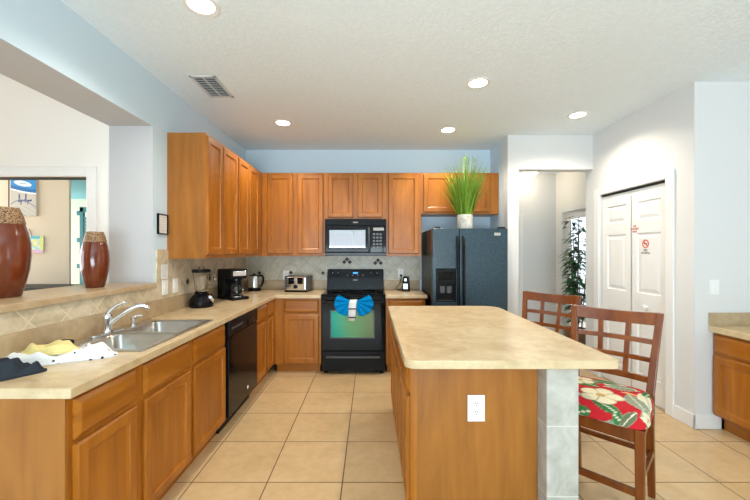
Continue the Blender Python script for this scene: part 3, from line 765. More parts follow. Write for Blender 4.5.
MB().box(wx0 - 0.012, wx1 + 0.012, -0.038, -0.034, 0.415, 0.735).build('window_frame', M['grey_plastic'], od, bev=0.001)
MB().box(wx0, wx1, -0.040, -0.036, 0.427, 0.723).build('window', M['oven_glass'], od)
hm = MB().tube([(0.03, -0.075, 0.835), (SW - 0.03, -0.075, 0.835)], 0.013, 12)
for x in (0.05, SW - 0.05): hm.box(x - 0.012, x + 0.012, -0.075, -0.03, 0.825, 0.845)
hm.build('handle', M['black'], od, smooth=True)
dw = MB().box(0.004, SW - 0.004, -0.030, -0.001, 0.04, 0.265).build('drawer', M['black'], t, bev=0.006)
hm = MB().tube([(0.06, -0.032, 0.20), (0.09, -0.046, 0.203), (SW - 0.09, -0.046, 0.203), (SW - 0.06, -0.032, 0.20)], 0.010, 10)
hm.build('handle', M['chrome'], dw, smooth=True).data.materials[0] = M['grey_plastic']
# towel knotted over the handle: two pleated fans and a banded white strip
t = thing('hand_towel', 'blue fan-folded hand towel with a white band hung on the oven handle', 'towel', (SX0 + 0.003 + 0.375, SY - 0.092, 0.80))
for sgn in (-1, 1):
    m = MB(); n = 30; rad = 10; g = []
    for j in range(rad + 1):
        r = j / rad; row = []
        for k in range(n + 1):
            a = R(28 - 108 * k / n); f = math.sin(k / n * PI * 9) * 0.012 * r
            L_ = 0.225 * (0.82 + 0.18 * math.sin(PI * k / n)); 
            row.append((sgn * (0.018 + L_ * r * math.cos(a) * 0.92), -0.012 + f - 0.012 * r, 0.045 + L_ * r * math.sin(a) * 0.86))
        g.append(row)
    vs = [[m.b.verts.new(p) for p in row] for row in g]
    for a, b in zip(vs, vs[1:]):
        for k in range(n): m.b.faces.new((a[k], a[k + 1], b[k + 1], b[k]))
    o = m.build('fan', M['towel_blue'], t, smooth=True); md = o.modifiers.new('thick', 'SOLIDIFY'); md.thickness = 0.006
st = MB()
prof = [(0.030, 0.055, 0.042), (0.010, 0.062, 0.042), (-0.022, 0.055, 0.040), (-0.030, 0.03, 0.040), (-0.032, -0.03, 0.042), (-0.030, -0.10, 0.040), (-0.030, -0.17, 0.040)]
pv = None
for k, (y, z, hw) in enumerate(prof):
    dx = -0.004 * k
    r = [st.b.verts.new((dx - hw, y, z)), st.b.verts.new((dx + hw, y, z))]
    if pv: st.b.faces.new((pv[0], pv[1], r[1], r[0]))
    pv = r
o = st.build('band', M['towel_white'], t, smooth=True); md = o.modifiers.new('thick', 'SOLIDIFY'); md.thickness = 0.008
for z, dx in ((-0.035, -0.018), (-0.13, -0.022)):
    MB().box(dx - 0.043, dx + 0.043, -0.0405, -0.026, z - 0.006, z + 0.006).build('stripe', M['cloth_dark'], t, bev=0.003)

# ------------------------------------------------------------------ microwave
MX0, MX1 = SX0 + 0.004, SX1 - 0.0
MZ0, MZ1, MY = 1.352, 1.798, 4.27
t = thing('microwave', 'black over-the-range microwave mounted above the stove', 'microwave', (V1 + 0.002, MY, 0))
MW = V2 - V1 - 0.004
MB().box(0, MW, 0.0, WB - MY - 0.001, MZ0, MZ1 - 0.001).build('body', M['black_matte'], t, bev=0.004)
mv = MB().box(0.0, MW, -0.016, -0.001, 1.72, 1.796).build('vent_grille', M['black'], t, bev=0.003)
MB().box(MW / 2 - 0.03, MW / 2 + 0.03, -0.018, -0.0155, 1.748, 1.762).build('nameplate', M['ink_grey'], mv)
md_ = MB().panel(0.002, 0.545, MZ0 + 0.04, 1.716, 0.030, [(0, 0.006), (0.008, 0), (0.045, 0), (0.052, 0.006)]).build('door', M['black'], t)
MB().box(0.056, 0.490, -0.0285, -0.022, MZ0 + 0.096, 1.662).build('window', M['mirror_glass'], md_)
hm = MB().tube([(0.530, -0.028, 1.69), (0.535, -0.055, 1.66), (0.535, -0.060, 1.55), (0.535, -0.055, 1.44), (0.530, -0.028, 1.41)], 0.011, 10)
hm.build('handle', M['chrome'], md_, smooth=True).data.materials[0] = M['grey_plastic']
cpn = MB().box(0.549, MW, -0.028, -0.001, MZ0 + 0.04, 1.716).build('control_panel', M['black_glass'], t, bev=0.003)
MB().box(0.585, MW - 0.03, -0.030, -0.027, 1.655, 1.69).build('display', M['ink_grey'], cpn)
for i in range(3):
    for j in range(5): MB().box(0.580 + 0.040 * i, 0.608 + 0.040 * i, -0.0295, -0.0275, 1.44 + 0.04 * j, 1.462 + 0.04 * j).build('button', M['grey_plastic'], cpn)
MB().box(0.0, MW, -0.020, -0.001, MZ0 + 0.002, MZ0 + 0.036).build('bottom_trim', M['black'], t, bev=0.003)

# ------------------------------------------------------------------ fridge
FY, FX0, FX1, FZ = 3.80, 0.667, 1.482, 1.652
t = thing('fridge', 'dark textured side-by-side fridge with ice dispenser, standing against the far wall', 'fridge', (FX0, FY, 0))
FW = FX1 - FX0
MB().box(0.004, FW - 0.004, 0.07, WB - FY - 0.02, 0.02, FZ).build('body', M['black_matte'], t, bev=0.004)
MB().box(0.01, FW - 0.01, 0.03, 0.07, 0.0, 0.09).build('kick_grille', M['black_matte'], t)
split = (459.8 - CX) * FY / FPX - FX0
lz0, lz1 = CH - (302 - CY) * FY / FPX, CH - (269 - CY) * FY / FPX
dx0, dx1 = (436.5 - CX) * FY / FPX - FX0, (458.0 - CX) * FY / FPX - FX0
dl = MB()
xs2 = [0.0, dx0, dx1 - 0.02, split - 0.003]; zs2 = [0.10, lz0, lz1, FZ]
mrot = Matrix(((1, 0, 0, 0), (0, 0, 1, 0), (0, 1, 0, 0), (0, 0, 0, 1)))
dl.slab(xs2, zs2, lambda x, z: not (xs2[1] < x < xs2[2] and lz0 < z < lz1), 0.0, 0.066)
for v in dl.b.verts: v.co = mrot @ v.co
d1 = dl.build('freezer_door', M['fridge'], t, bev=0.008, seg=3)
MB().box(split + 0.003, FW, 0.0, 0.066, 0.10, FZ).build('fridge_door', M['fridge'], t, bev=0.010, seg=3)
dp = MB().box(xs2[1], xs2[2], 0.05, 0.064, lz0, lz1).box(xs2[1], xs2[2], 0.0, 0.05, lz0, lz0 + 0.012)
dp.box(xs2[1], xs2[2], -0.003, 0.05, lz0 + 0.21, lz1)
dsp = dp.build('dispenser', M['black_matte'], d1, bev=0.004)
for fx in (0.33, 0.68):
    x = xs2[1] + (xs2[2] - xs2[1]) * fx
    MB().box(x - 0.028, x + 0.028, 0.022, 0.038, lz0 + 0.09, lz0 + 0.17).build('lever', M['grey_plastic'], dsp, bev=0.008) if fx else None
MB().box(xs2[1] + 0.02, xs2[2] - 0.02, -0.006, -0.002, lz0 + 0.235, lz1 - 0.03).build('button_panel', M['black_glass'], dsp, bev=0.002)
MB().box(xs2[1] + 0.01, xs2[2] - 0.01, 0.004, 0.048, lz0 + 0.012, lz0 + 0.016).build('drip_tray', M['grey_plastic'], dsp)
for nm, x, par in (('handle', split - 0.030, d1), ('handle', split + 0.034, None)):
    h = MB().tube([(x, 0.0, 1.56), (x, -0.045, 1.52), (x, -0.052, 1.2), (x, -0.052, 0.8), (x, -0.045, 0.55), (x, 0.0, 0.51)], 0.014, 10)
    h.build(nm, M['black_matte'], par or t, smooth=True)
for x in (0.03, FW - 0.08): MB().box(x, x + 0.06, 0.02, 0.12, FZ - 0.006, FZ + 0.018).build('hinge_cover', M['black_matte'], t, bev=0.005)
MB().box((494.3 - CX) * FY / FPX - FX0, (500.6 - CX) * FY / FPX - FX0, -0.003, 0.001, CH - (235.6 - CY) * FY / FPX, CH - (232.6 - CY) * FY / FPX).build('badge', M['chrome'], t, bev=0.001)

# potted grass on the fridge
GP = Vector((1.076, 4.02, FZ + 0.0005))
t = thing('potted_grass', 'tall ornamental grass in a pale bark pot on top of the fridge', 'plant', GP)
MB().lathe([(0.080, 0), (0.086, 0.01), (0.086, 0.165), (0.080, 0.168), (0.076, 0.160), (0.076, 0.14), (0, 0.14)], 32).build('pot', M['bark_pot'], t, smooth=True)
m = MB(); rnd = random.Random(4)
for k in range(420):
    a = rnd.uniform(0, 2 * PI); r0 = 0.07 * math.sqrt(rnd.random()); hgt = rnd.uniform(0.30, 0.62) if k < 380 else rnd.uniform(0.55, 0.70)
    ln = rnd.uniform(0.02, 0.22) * (1 if k < 380 else 0.9); bend = rnd.uniform(0.0, 0.10)
    wd = rnd.uniform(0.0035, 0.007); x0, y0 = r0 * math.cos(a), r0 * math.sin(a); a += rnd.uniform(-.5, .5)
    ta = a + PI / 2 + rnd.uniform(-.8, .8); pv = None
    for j in range(6):
        u = j / 5; d = ln * u + bend * u ** 3
        p = Vector((x0 + math.cos(a) * d, y0 + math.sin(a) * d, 0.14 + hgt * u - bend * 0.35 * u ** 4)); ww = wd * (1 - u) ** 0.6 + 0.0004
        sd = Vector((math.cos(ta), math.sin(ta), 0)) * ww
        r = [m.b.verts.new(p - sd), m.b.verts.new(p + sd)]
        if pv: m.b.faces.new((pv[0], pv[1], r[1], r[0]))
        pv = r
o = m.build('blades', M['grass'], t); o['kind'] = 'stuff'
m = MB()
for k in range(9):
    a = rnd.uniform(0, 2 * PI); hgt = rnd.uniform(0.60, 0.70); d = rnd.uniform(0.04, 0.16)
    tip = Vector((math.cos(a) * d, math.sin(a) * d * 0.6, 0.14 + hgt))
    m.tube([(0, 0, 0.14), tip * 0.6 + Vector((0, 0, 0.03)), tip], [0.002, 0.0015, 0.001], 5)
    for q in range(5):
        c_ = tip + Vector((rnd.uniform(-.01, .01), rnd.uniform(-.01, .01), -0.012 * q)); m.lathe([(0, -0.008), (0.006, 0), (0, 0.008)], 6, c_)
m.build('seed_stalks', M['grass'], t)

# ------------------------------------------------------------------ small appliances
def outlet(label, M4, w_=0.075, h_=0.118, kind='outlet', cat='outlet', group=None):
    """plate in the local xz plane facing -y"""
    t = thing('power_outlet' if kind == 'outlet' else 'light_switch', label, cat, group=group); t.matrix_world = M4
    MB().box(-w_ / 2, w_ / 2, -0.006, 0, -h_ / 2, h_ / 2).build('cover_plate', M['plate'], t, bev=0.002)
    if kind == 'outlet':
        for dz in (0.021, -0.021):
            f = MB().prism(rrect(-0.017, 0.017, -0.014, 0.014, 0.006), 0, 0.0016, Matrix.Translation((0, -0.006, dz)) @ Matrix.Rotation(PI / 2, 4, 'X')).build('socket', M['plate'], t)
            for dx, hh in ((-0.0065, 0.008), (0.0065, 0.0065)):
                MB().box(dx - 0.0019, dx + 0.0019, -0.0082, -0.0074, dz + 0.001, dz + 0.001 + hh).build('slot', M['slot'], f)
            MB().box(-0.0025, 0.0025, -0.0082, -0.0074, dz - 0.010, dz - 0.005).build('slot', M['slot'], f)
    else:
        MB().box(-0.017, 0.017, -0.0085, -0.0055, -0.033, 0.033).build('rocker', M['plate'], t, bev=0.002)
    return t
def wallmat(loc, rz): return Matrix.Translation(loc) @ Matrix.Rotation(rz, 4, 'Z')
outlet('white double outlet on the near end panel of the island', wallmat((0.520, 1.7395 - 0.0005, 0.6285), 0), 0.085, 0.130)
outlet('white outlet half hidden behind the toaster on the far backsplash', wallmat(px(286, 275, WB - 0.0125), 0))
t = outlet('white outlet with a black plug in it between the stove and the fridge', wallmat(px(400.8, 273, WB - 0.0125), 0))
outlet('white light switch on the grey wall right of the pantry door', wallmat((2.72, 2.7895, 1.118), 0), kind='switch', cat='switch')
t = outlet('white wall plate on the side backsplash nearest the blender', wallmat((WL + 0.0125, 2.965, 1.115), PI / 2), kind='switch', cat='switch')
t = outlet('white wall plate below a taped paper note at the edge of the pass-through', wallmat((WL + 0.0125, 2.815, 1.115), PI / 2), kind='switch', cat='switch', w_=0.078)
def note_print(par, w_, h_, y, rows, seed):
    m = MB(); rnd = random.Random(seed)
    for k in range(rows):
        z = h_ / 2 - h_ * (k + 0.8) / (rows + 0.6); x = -w_ / 2 + 0.008
        while x < w_ / 2 - 0.012:
            l_ = rnd.uniform(0.005, 0.014); m.box(x, min(x + l_, w_ / 2 - 0.006), y - 0.0005, y, z - 0.0016, z + 0.0016); x += l_ + 0.004
    return m.build('printed_lines', M['ink_grey'], par)
t = thing('paper_note', 'white paper note taped above the wall plate at the edge of the pass-through', 'note'); t.matrix_world = wallmat((WL + 0.0125, 2.812, 1.238), PI / 2)
MB().box(-0.045, 0.045, -0.002, 0, -0.055, 0.06).build('paper', M['plate'], t); note_print(t, 0.08, 0.10, -0.002, 7, 2)
t = thing('framed_notice', 'small black-framed notice on the wall beside the tall wall cabinet', 'framed sign'); t.matrix_world = wallmat((WL + 0.0005, 2.792, 1.618), PI / 2)
fr = MB(); fw, fh = 0.064, 0.080
fr.box(-fw, fw, -0.018, 0, fh - 0.008, fh).box(-fw, fw, -0.018, 0, -fh, -fh + 0.008).box(-fw, -fw + 0.008, -0.018, 0, -fh, fh).box(fw - 0.008, fw, -0.018, 0, -fh, fh)
fr.build('frame', M['black_matte'], t, bev=0.002)
pp = MB().box(-fw + 0.008, fw - 0.008, -0.010, 0, -fh + 0.008, fh - 0.008).build('paper', M['plate'], t); note_print(pp, 0.09, 0.13, -0.010, 9, 5)

# blender
t = thing('blender', 'black countertop blender with a clear jar, left of the coffee maker', 'blender', (-1.525, 3.17, CT), R(35))
MB().lathe([(0.098, 0), (0.102, 0.008), (0.101, 0.045), (0.092, 0.075), (0.072, 0.105), (0.055, 0.12), (0.055, 0.135), (0.045, 0.14), (0, 0.14)], 36).build('base', M['black'], t, smooth=True)
MB().lathe([(0.047, 0.141), (0.050, 0.15), (0.058, 0.20), (0.070, 0.28), (0.074, 0.308), (0.071, 0.308), (0.066, 0.28), (0.054, 0.20), (0.044, 0.150), (0, 0.147)], 36).build('jar', M['glass'], t, smooth=True)
MB().lathe([(0.076, 0.309), (0.078, 0.314), (0.077, 0.334), (0.06, 0.338), (0.030, 0.339), (0, 0.339)], 36).build('lid', M['black_matte'], t, smooth=True)
MB().lathe([(0.028, 0.340), (0.028, 0.352), (0.022, 0.36), (0, 0.361)], 24).build('lid_cap', M['glass'], t, smooth=True)
MB().tube([(0.066, 0, 0.295), (0.105, 0, 0.29), (0.112, 0, 0.25), (0.098, 0, 0.20), (0.060, 0, 0.19)], 0.009, 10).build('jar_handle', M['glass'], t, smooth=True)
MB().lathe([(0.048, 0), (0.046, 0.008), (0.036, 0.010), (0.032, 0.022), (0, 0.024)], 28, m=Matrix.Rotation(R(-20), 4, 'Z') @ Matrix.Translation((0.075, 0, 0.078)) @ Matrix.Rotation(R(58), 4, 'Y')).build('speed_dial', M['chrome'], t, smooth=True)

# coffee maker
t = thing('coffee_maker', 'black drip coffee maker with glass carafe between the blender and the kettle', 'coffee maker', (-1.445, 3.70, CT), R(-38))
cm = MB(); cm.box(-0.15, -0.02, -0.095, 0.095, 0.03, 0.315).box(-0.15, 0.15, -0.095, 0.095, 0.0, 0.032).box(-0.05, 0.12, -0.095, 0.095, 0.215, 0.318)
cm.build('body', M['black_matte'], t, bev=0.012, seg=3)
MB().box(0.1195, 0.124, -0.075, 0.075, 0.245, 0.295).build('control_panel', M['chrome'], t, bev=0.002)
MB().lathe([(0.066, 0), (0.066, 0.006), (0, 0.006)], 28, (0.065, 0, 0.032)).build('warming_plate', M['chrome'], t, smooth=True)
ca = MB().lathe([(0.050, 0.001), (0.062, 0.012), (0.064, 0.06), (0.058, 0.10), (0.046, 0.125), (0.044, 0.125), (0.055, 0.10), (0.060, 0.06), (0.058, 0.014), (0, 0.006)], 28, (0.065, 0, 0.038)).build('carafe', M['glass'], t, smooth=True)
MB().lathe([(0.047, 0), (0.048, 0.02), (0.030, 0.03), (0, 0.03)], 24, (0.065, 0, 0.164)).build('carafe_lid', M['black_matte'], ca, smooth=True)
MB().tube([(0.112, 0, 0.165), (0.150, 0, 0.16), (0.156, 0, 0.12), (0.145, 0, 0.08), (0.126, 0, 0.07)], 0.009, 10).build('carafe_handle', M['black_matte'], ca, smooth=True)
MB().lathe([(0.056, 0.196), (0.056, 0.216), (0, 0.216)], 24, (0.065, 0, 0)).build('filter_basket', M['black'], t, smooth=True)

# kettle
t = thing('electric_kettle', 'brushed steel electric kettle with black base in the counter corner', 'kettle', (-1.475, 4.46, CT), R(-10))
MB().lathe([(0.078, 0), (0.080, 0.004), (0.078, 0.04), (0.072, 0.044), (0, 0.044)], 32).build('base', M['black_matte'], t, smooth=True)
MB().lathe([(0.078, 0.045), (0.077, 0.10), (0.070, 0.165), (0.064, 0.188), (0, 0.19)], 32).build('body', M['steel'], t, smooth=True)
MB().lathe([(0.062, 0.190), (0.058, 0.20), (0.018, 0.205), (0.016, 0.218), (0, 0.22)], 28).build('lid', M['black_matte'], t, smooth=True)
MB().tube([(0.058, 0, 0.192), (0.105, 0, 0.195), (0.124, 0, 0.17), (0.120, 0, 0.11), (0.095, 0, 0.065), (0.070, 0, 0.06)], [0.012, 0.013, 0.013, 0.012, 0.011, 0.010], 10).build('handle', M['black_matte'], t, smooth=True)
MB().hexa([Vector(p) for p in ((-0.062, -0.02, 0.15), (-0.062, 0.02, 0.15), (-0.055, 0.02, 0.15), (-0.055, -0.02, 0.15), (-0.095, -0.014, 0.192), (-0.095, 0.014, 0.192), (-0.055, 0.02, 0.188), (-0.055, -0.02, 0.188))]).build('pour_lip', M['steel'], t, bev=0.003)

# toaster
t = thing('toaster', 'chrome four-slice toaster with two dark levers, left of the stove', 'toaster', (-0.905, 4.43, CT), R(-6))
MB().box(-0.135, 0.135, -0.125, 0.125, 0.012, 0.192).build('shell', M['chrome'], t, bev=0.022, seg=4)
MB().box(-0.140, 0.140, -0.130, 0.130, 0.0, 0.022).build('base', M['black_matte'], t, bev=0.006)
e = MB().box(-0.138, 0.138, -0.128, 0.128, 0.165, 0.196)
for nm, x0, x1 in (('side_cap', -0.142, -0.130), ('side_cap', 0.130, 0.142)):
    MB().box(x0, x1, -0.127, 0.127, 0.015, 0.195).build(nm, M['grey_plastic'], t, bev=0.008)
e.b.free()
for x in (-0.055, 0.055):
    MB().box(x - 0.034, x + 0.034, -0.1285, -0.122, 0.10, 0.178).build('lever_panel', M['black'], t, bev=0.004)
    MB().box(x - 0.024, x + 0.024, -0.150, -0.127, 0.135, 0.152).build('lever', M['black_matte'], t, bev=0.004)
MB().lathe([(0.026, 0), (0.026, 0.012), (0.020, 0.018), (0, 0.018)], 24, m=Matrix.Translation((0, -0.124, 0.068)) @ Matrix.Rotation(PI / 2, 4, 'X')).build('dial', M['black_matte'], t, smooth=True)
for x in (-0.09, -0.035, 0.035, 0.09): MB().box(x - 0.013, x + 0.013, -0.10, 0.10, 0.1915, 0.1935).build('slot', M['slot'], t)

# can opener with its cord
CO = px(406.5, 290.5, 4.35); 
t = thing('can_opener', 'small black and chrome electric can opener on the counter beside the fridge', 'can opener', (CO.x, 4.42, CT), R(-12))
MB().hexa([Vector(p) for p in ((-0.055, -0.05, 0), (0.055, -0.05, 0), (0.055, 0.05, 0), (-0.055, 0.05, 0), (-0.032, -0.03, 0.185), (0.032, -0.03, 0.185), (0.034, 0.04, 0.185), (-0.034, 0.04, 0.185))]).build('body', M['black_matte'], t, bev=0.012, seg=3)
MB().box(-0.032, 0.032, -0.056, -0.042, 0.03, 0.10).build('face_plate', M['chrome'], t, bev=0.004)
MB().box(-0.018, 0.018, -0.052, -0.030, 0.125, 0.165).build('cutter_head', M['chrome'], t, bev=0.005)
p0 = px(401.0, 275.5, WB - 0.03)
tloc = t.matrix_basis.inverted() if False else (Matrix.Translation((CO.x, 4.42, CT)) @ Matrix.Rotation(R(-12), 4, 'Z')).inverted()
pts = [p0, p0 + Vector((0.0, -0.06, -0.01)), p0 + Vector((-0.02, -0.10, -0.09)), Vector((CO.x - 0.12, 4.50, CT + 0.03)), Vector((CO.x - 0.10, 4.46, CT + 0.008)), Vector((CO.x - 0.02, 4.45, CT + 0.02))]
MB().tube([tloc @ p for p in pts], 0.005, 8).build('cord', M['black_matte'], t, smooth=True)
MB().box(-0.016, 0.016, -0.032, 0.0, -0.012, 0.012, tloc @ Matrix.Translation(p0 + Vector((0, 0.008, 0)))).build('plug', M['black_matte'], t, bev=0.004)

# ------------------------------------------------------------------ island
IX0, IY0, IY1 = 0.200, 1.745, 3.16
PX0, PX1 = 0.826, 0.976
t = thing('kitchen_island', 'maple island cabinet with a plain near end panel holding an outlet', 'island', (IX0, IY1, 0), -PI / 2)
IW = IY1 - IY0
MB().box(0, IW, 0, PX0 - IX0 - 0.002, 0.10, CB - 0.002).build('carcass', M['wood_v'], t, bev=0.0015)
MB().box(0.0, IW, 0.065, PX0 - IX0 - 0.002, 0, 0.10).build('toe_kick', M['wood_h'], t)
MB().box(IW, IW + 0.006, 0.0, PX0 - IX0 - 0.002, 0.0, CB - 0.002).build('end_panel', M['wood_panel'], t)
MB().box(IW + 0.006, IW + 0.010, -0.004, 0.028, 0.0, CB - 0.002).build('corner_strip', M['wood_v'], t)
u = IW / 3
for k in range(3):
    drawer_front(t, k * u + 0.02, (k + 1) * u - 0.02, FZ0, FZ1)
    door_front(t, k * u + 0.02, k * u + u / 2 - 0.004, DZ0, DZ1); door_front(t, k * u + u / 2 + 0.004, (k + 1) * u - 0.02, DZ0, DZ1)
o = MB().box(PX0, PX1, 1.652, IY1, 0, CB - 0.002).build('tiled_knee_wall', M['tile_pier'], bev=0.002)
tag(o, 'pale grey tiled knee wall carrying the seating side of the island', 'half wall')
def rpoly(x0, x1, y0, y1, rs, n=8):
    o = []
    for cx_, cy_, sx, sy, a0, r in ((x1, y1, -1, -1, 0, rs[0]), (x0, y1, 1, -1, 90, rs[1]), (x0, y0, 1, 1, 180, rs[2]), (x1, y0, -1, 1, 270, rs[3])):
        for k in range(n + 1):
            a = R(a0 + 90 * k / n); o.append((cx_ + sx * r + r * math.cos(a), cy_ + sy * r + r * math.sin(a)))
    return o
o = MB().prism(rpoly(0.157, 1.142, 1.596, 3.22, (0.13, 0.04, 0.055, 0.035)), CB, CT).build('island_counter', M['counter'], bev=0.004)
tag(o, 'large beige stone-look island top with rounded corners', 'counter')

# ------------------------------------------------------------------ bar stools
def floral(x, y):
    """printed pattern of the stool cushions: cream blossoms and green leaves on red"""
    red, cream, green, sage, olive, orange = (0.55, 0.012, 0.020), (0.80, 0.72, 0.50), (0.045, 0.17, 0.05), (0.30, 0.34, 0.24), (0.14, 0.15, 0.08), (0.75, 0.30, 0.05)
    c = red
    for (lx, ly, L, W_, a, k) in LEAVES:
        dx, dy = x - lx, y - ly; u = dx * math.cos(a) + dy * math.sin(a); v = -dx * math.sin(a) + dy * math.cos(a)
        t_ = u / L
        if 0 < t_ < 1:
            hw = W_ * math.sin(PI * t_ ** 0.8)
            if abs(v) < hw:
                b = (green, sage, olive, cream, orange)[k]
                if abs(v) < 0.003: b = cream if k != 3 else sage
                elif k in (0, 1) and abs(math.sin((u * 0.9 - abs(v) * 0.8) * 120)) < 0.2: b = tuple(q * 0.6 for q in b)
                elif hw - abs(v) < 0.004: b = tuple(min(1, q * 1.5 + 0.05) for q in b)
                c = b
    for (fx, fy_, r, a) in FLOWERS:
        dx, dy = x - fx, y - fy_; d = math.hypot(dx, dy); th = math.atan2(dy, dx) - a
        lobe = r * (0.74 + 0.26 * abs(math.cos(th * 2.5)))
        if d < lobe:
            c = cream
            if d < r * 0.22: c = (0.55, 0.35, 0.12)
            elif abs(math.cos(th * 2.5)) < 0.16: c = (0.42, 0.36, 0.20)
            elif abs(math.sin(th * 7.5)) < 0.10 and d < lobe * .7: c = (0.66, 0.58, 0.36)
            elif lobe - d < 0.005: c = (0.62, 0.55, 0.34)
    return c
rnd = random.Random(11)
LEAVES = [(-0.20, -0.02, 0.24, 0.060, R(40), 2), (-0.02, 0.01, 0.22, 0.050, R(165), 0), (-0.06, 0.14, 0.22, 0.045, R(-8), 3), (0.05, 0.17, 0.16, 0.04, R(200), 0), (0.13, 0.14, 0.17, 0.05, R(215), 1),
          (0.115, 0.015, 0.22, 0.050, R(-58), 1), (0.16, 0.09, 0.19, 0.042, R(-62), 3), (0.20, 0.16, 0.12, 0.028, R(-100), 0), (0.25, -0.06, 0.16, 0.030, R(-100), 1), (0.15, 0.20, 0.12, 0.022, R(-40), 4),
          (-0.12, -0.10, 0.13, 0.04, R(235), 0), (-0.02, -0.17, 0.20, 0.034, R(-28), 0), (-0.22, -0.20, 0.18, 0.045, R(15), 1), (0.08, 0.02, 0.09, 0.014, R(15), 4), (-0.28, 0.1, 0.15, 0.04, R(-70), 0), (-0.1, 0.24, 0.2, 0.04, R(190), 1)]
LEAVES += [(0.20, -0.30, 0.17, 0.038, R(195), 1), (-0.16, -0.27, 0.16, 0.036, R(-5), 0)]
for k_ in range(16):
    a_ = 2 * PI * k_ / 16; LEAVES.append((0.27 * math.cos(a_), 0.27 * math.sin(a_), rnd.uniform(0.11, 0.16), rnd.uniform(0.028, 0.045), a_ + rnd.uniform(0.6, 1.3) * rnd.choice((-1, 1)), rnd.choice((0, 0, 1, 2))))
FLOWERS = [(0.015, -0.105, 0.105, 0.3), (-0.14, 0.08, 0.085, 1.0), (-0.19, -0.13, 0.075, 2.0), (0.26, -0.17, 0.05, 0.5)]
def stool(label, loc, rz):
    t = thing('bar_stool', label, 'stool', loc, rz, None); W_ = M['stool_wood']
    zs = 0.535
    def post(a, b, sa, sb):
        return [Vector((p[0] + sx * s_, p[1] + sy * s_, p[2])) for p, s_ in ((a, sa), (b, sb)) for sx, sy in ((-1, -1), (1, -1), (1, 1), (-1, 1))]
    for sg in (-1, 1):
        MB().hexa(post((sg * 0.198, -0.185, 0.0), (sg * 0.198, -0.185, zs), 0.017, 0.021)).build('leg', W_, t, bev=0.004)
        # rear leg: splayed below the seat, leaning back above it
        m = MB(); pts = [(sg * 0.188, 0.235, 0.0), (sg * 0.186, 0.185, 0.42), (sg * 0.188, 0.183, 0.60), (sg * 0.202, 0.215, 0.80), (sg * 0.222, 0.268, 1.048)]
        pv = None; rings = []
        for k, p in enumerate(pts):
            wx, wy = (0.017, 0.019, 0.019, 0.018, 0.017)[k], (0.017, 0.022, 0.022, 0.018, 0.014)[k]
            rings.append([m.b.verts.new((p[0] + sx * wx, p[1] + sy * wy, p[2])) for sx, sy in ((-1, -1), (1, -1), (1, 1), (-1, 1))])
        for a, b in zip(rings, rings[1:]):
            for k in range(4): m.b.faces.new((a[k], a[(k + 1) % 4], b[(k + 1) % 4], b[k]))
        m.b.faces.new(rings[0]); m.b.faces.new(rings[-1])
        m.build('leg', W_, t, bev=0.004)
    f = MB(); f.box(-0.178, 0.178, -0.200, -0.178, 0.465, zs).box(-0.168, 0.168, 0.178, 0.198, 0.465, zs)
    for sg in (-1, 1): f.hexa([Vector(p) for p in ((sg * 0.187, -0.168, 0.465), (sg * 0.209, -0.168, 0.465), (sg * 0.195, 0.165, 0.465), (sg * 0.173, 0.165, 0.465), (sg * 0.187, -0.168, zs), (sg * 0.209, -0.168, zs), (sg * 0.195, 0.165, zs), (sg * 0.173, 0.165, zs))])
    f.build('seat_frame', W_, t, bev=0.003)
    for nm, b in (('footrest', (-0.182, 0.182, -0.196, -0.174, 0.20, 0.235)), ('stretcher', (-0.172, 0.172, 0.200, 0.218, 0.25, 0.28)), ('stretcher', (-0.206, -0.186, -0.17, 0.19, 0.26, 0.29)), ('stretcher', (0.186, 0.206, -0.17, 0.19, 0.26, 0.29))):
        MB().box(*b).build(nm, W_, t, bev=0.003)
    def ylean(z): return 0.183 + (z - 0.60) / 0.448 * 0.085 + 0.0
    def hw(z): return 0.188 + (z - 0.60) / 0.448 * 0.034
    def rail(z0, z1, th, bow, dip=0.0, name='back_rail'):
        m = MB(); rings = []; n = 14
        for k in range(n + 1):
            u = -1 + 2 * k / n; q = 1 - u * u
            zz0, zz1 = z0 - dip * q * 0.7, z1 - dip * q
            rings.append([m.b.verts.new(p) for p in ((u * hw(z0), ylean(z0) + bow * q - th, zz0), (u * hw(z0), ylean(z0) + bow * q + th, zz0), (u * hw(z1), ylean(z1) + bow * q + th, zz1), (u * hw(z1), ylean(z1) + bow * q - th, zz1))])
        for a, b in zip(rings, rings[1:]):
            for k in range(4): m.b.faces.new((a[k], a[(k + 1) % 4], b[(k + 1) % 4], b[k]))
        m.b.faces.new(rings[0]); m.b.faces.new(rings[-1])
        m.build(name, W_, t, bev=0.003, smooth=False)
    rail(0.978, 1.050, 0.012, 0.028, 0.012, 'crest_rail')
    for z0, z1 in ((0.868, 0.896), (0.768, 0.794), (0.655, 0.690)): rail(z0, z1, 0.009, 0.028)
    for u in (-0.33, 0.33):
        m = MB(); q = 1 - u * u; rings = []
        for z in (0.66, 0.80, 0.98):
            rings.append([m.b.verts.new((u * hw(z) + sx * 0.014, ylean(z) + 0.028 * q + sy * 0.0065, z)) for sx, sy in ((-1, -1), (1, -1), (1, 1), (-1, 1))])
        for a, b in zip(rings, rings[1:]):
            for k in range(4): m.b.faces.new((a[k], a[(k + 1) % 4], b[(k + 1) % 4], b[k]))
        m.b.faces.new(rings[0]); m.b.faces.new(rings[-1])
        m.build('back_slat', W_, t, bev=0.002)
    # cushion
    m = MB(); n = 84; g = []; cols = []
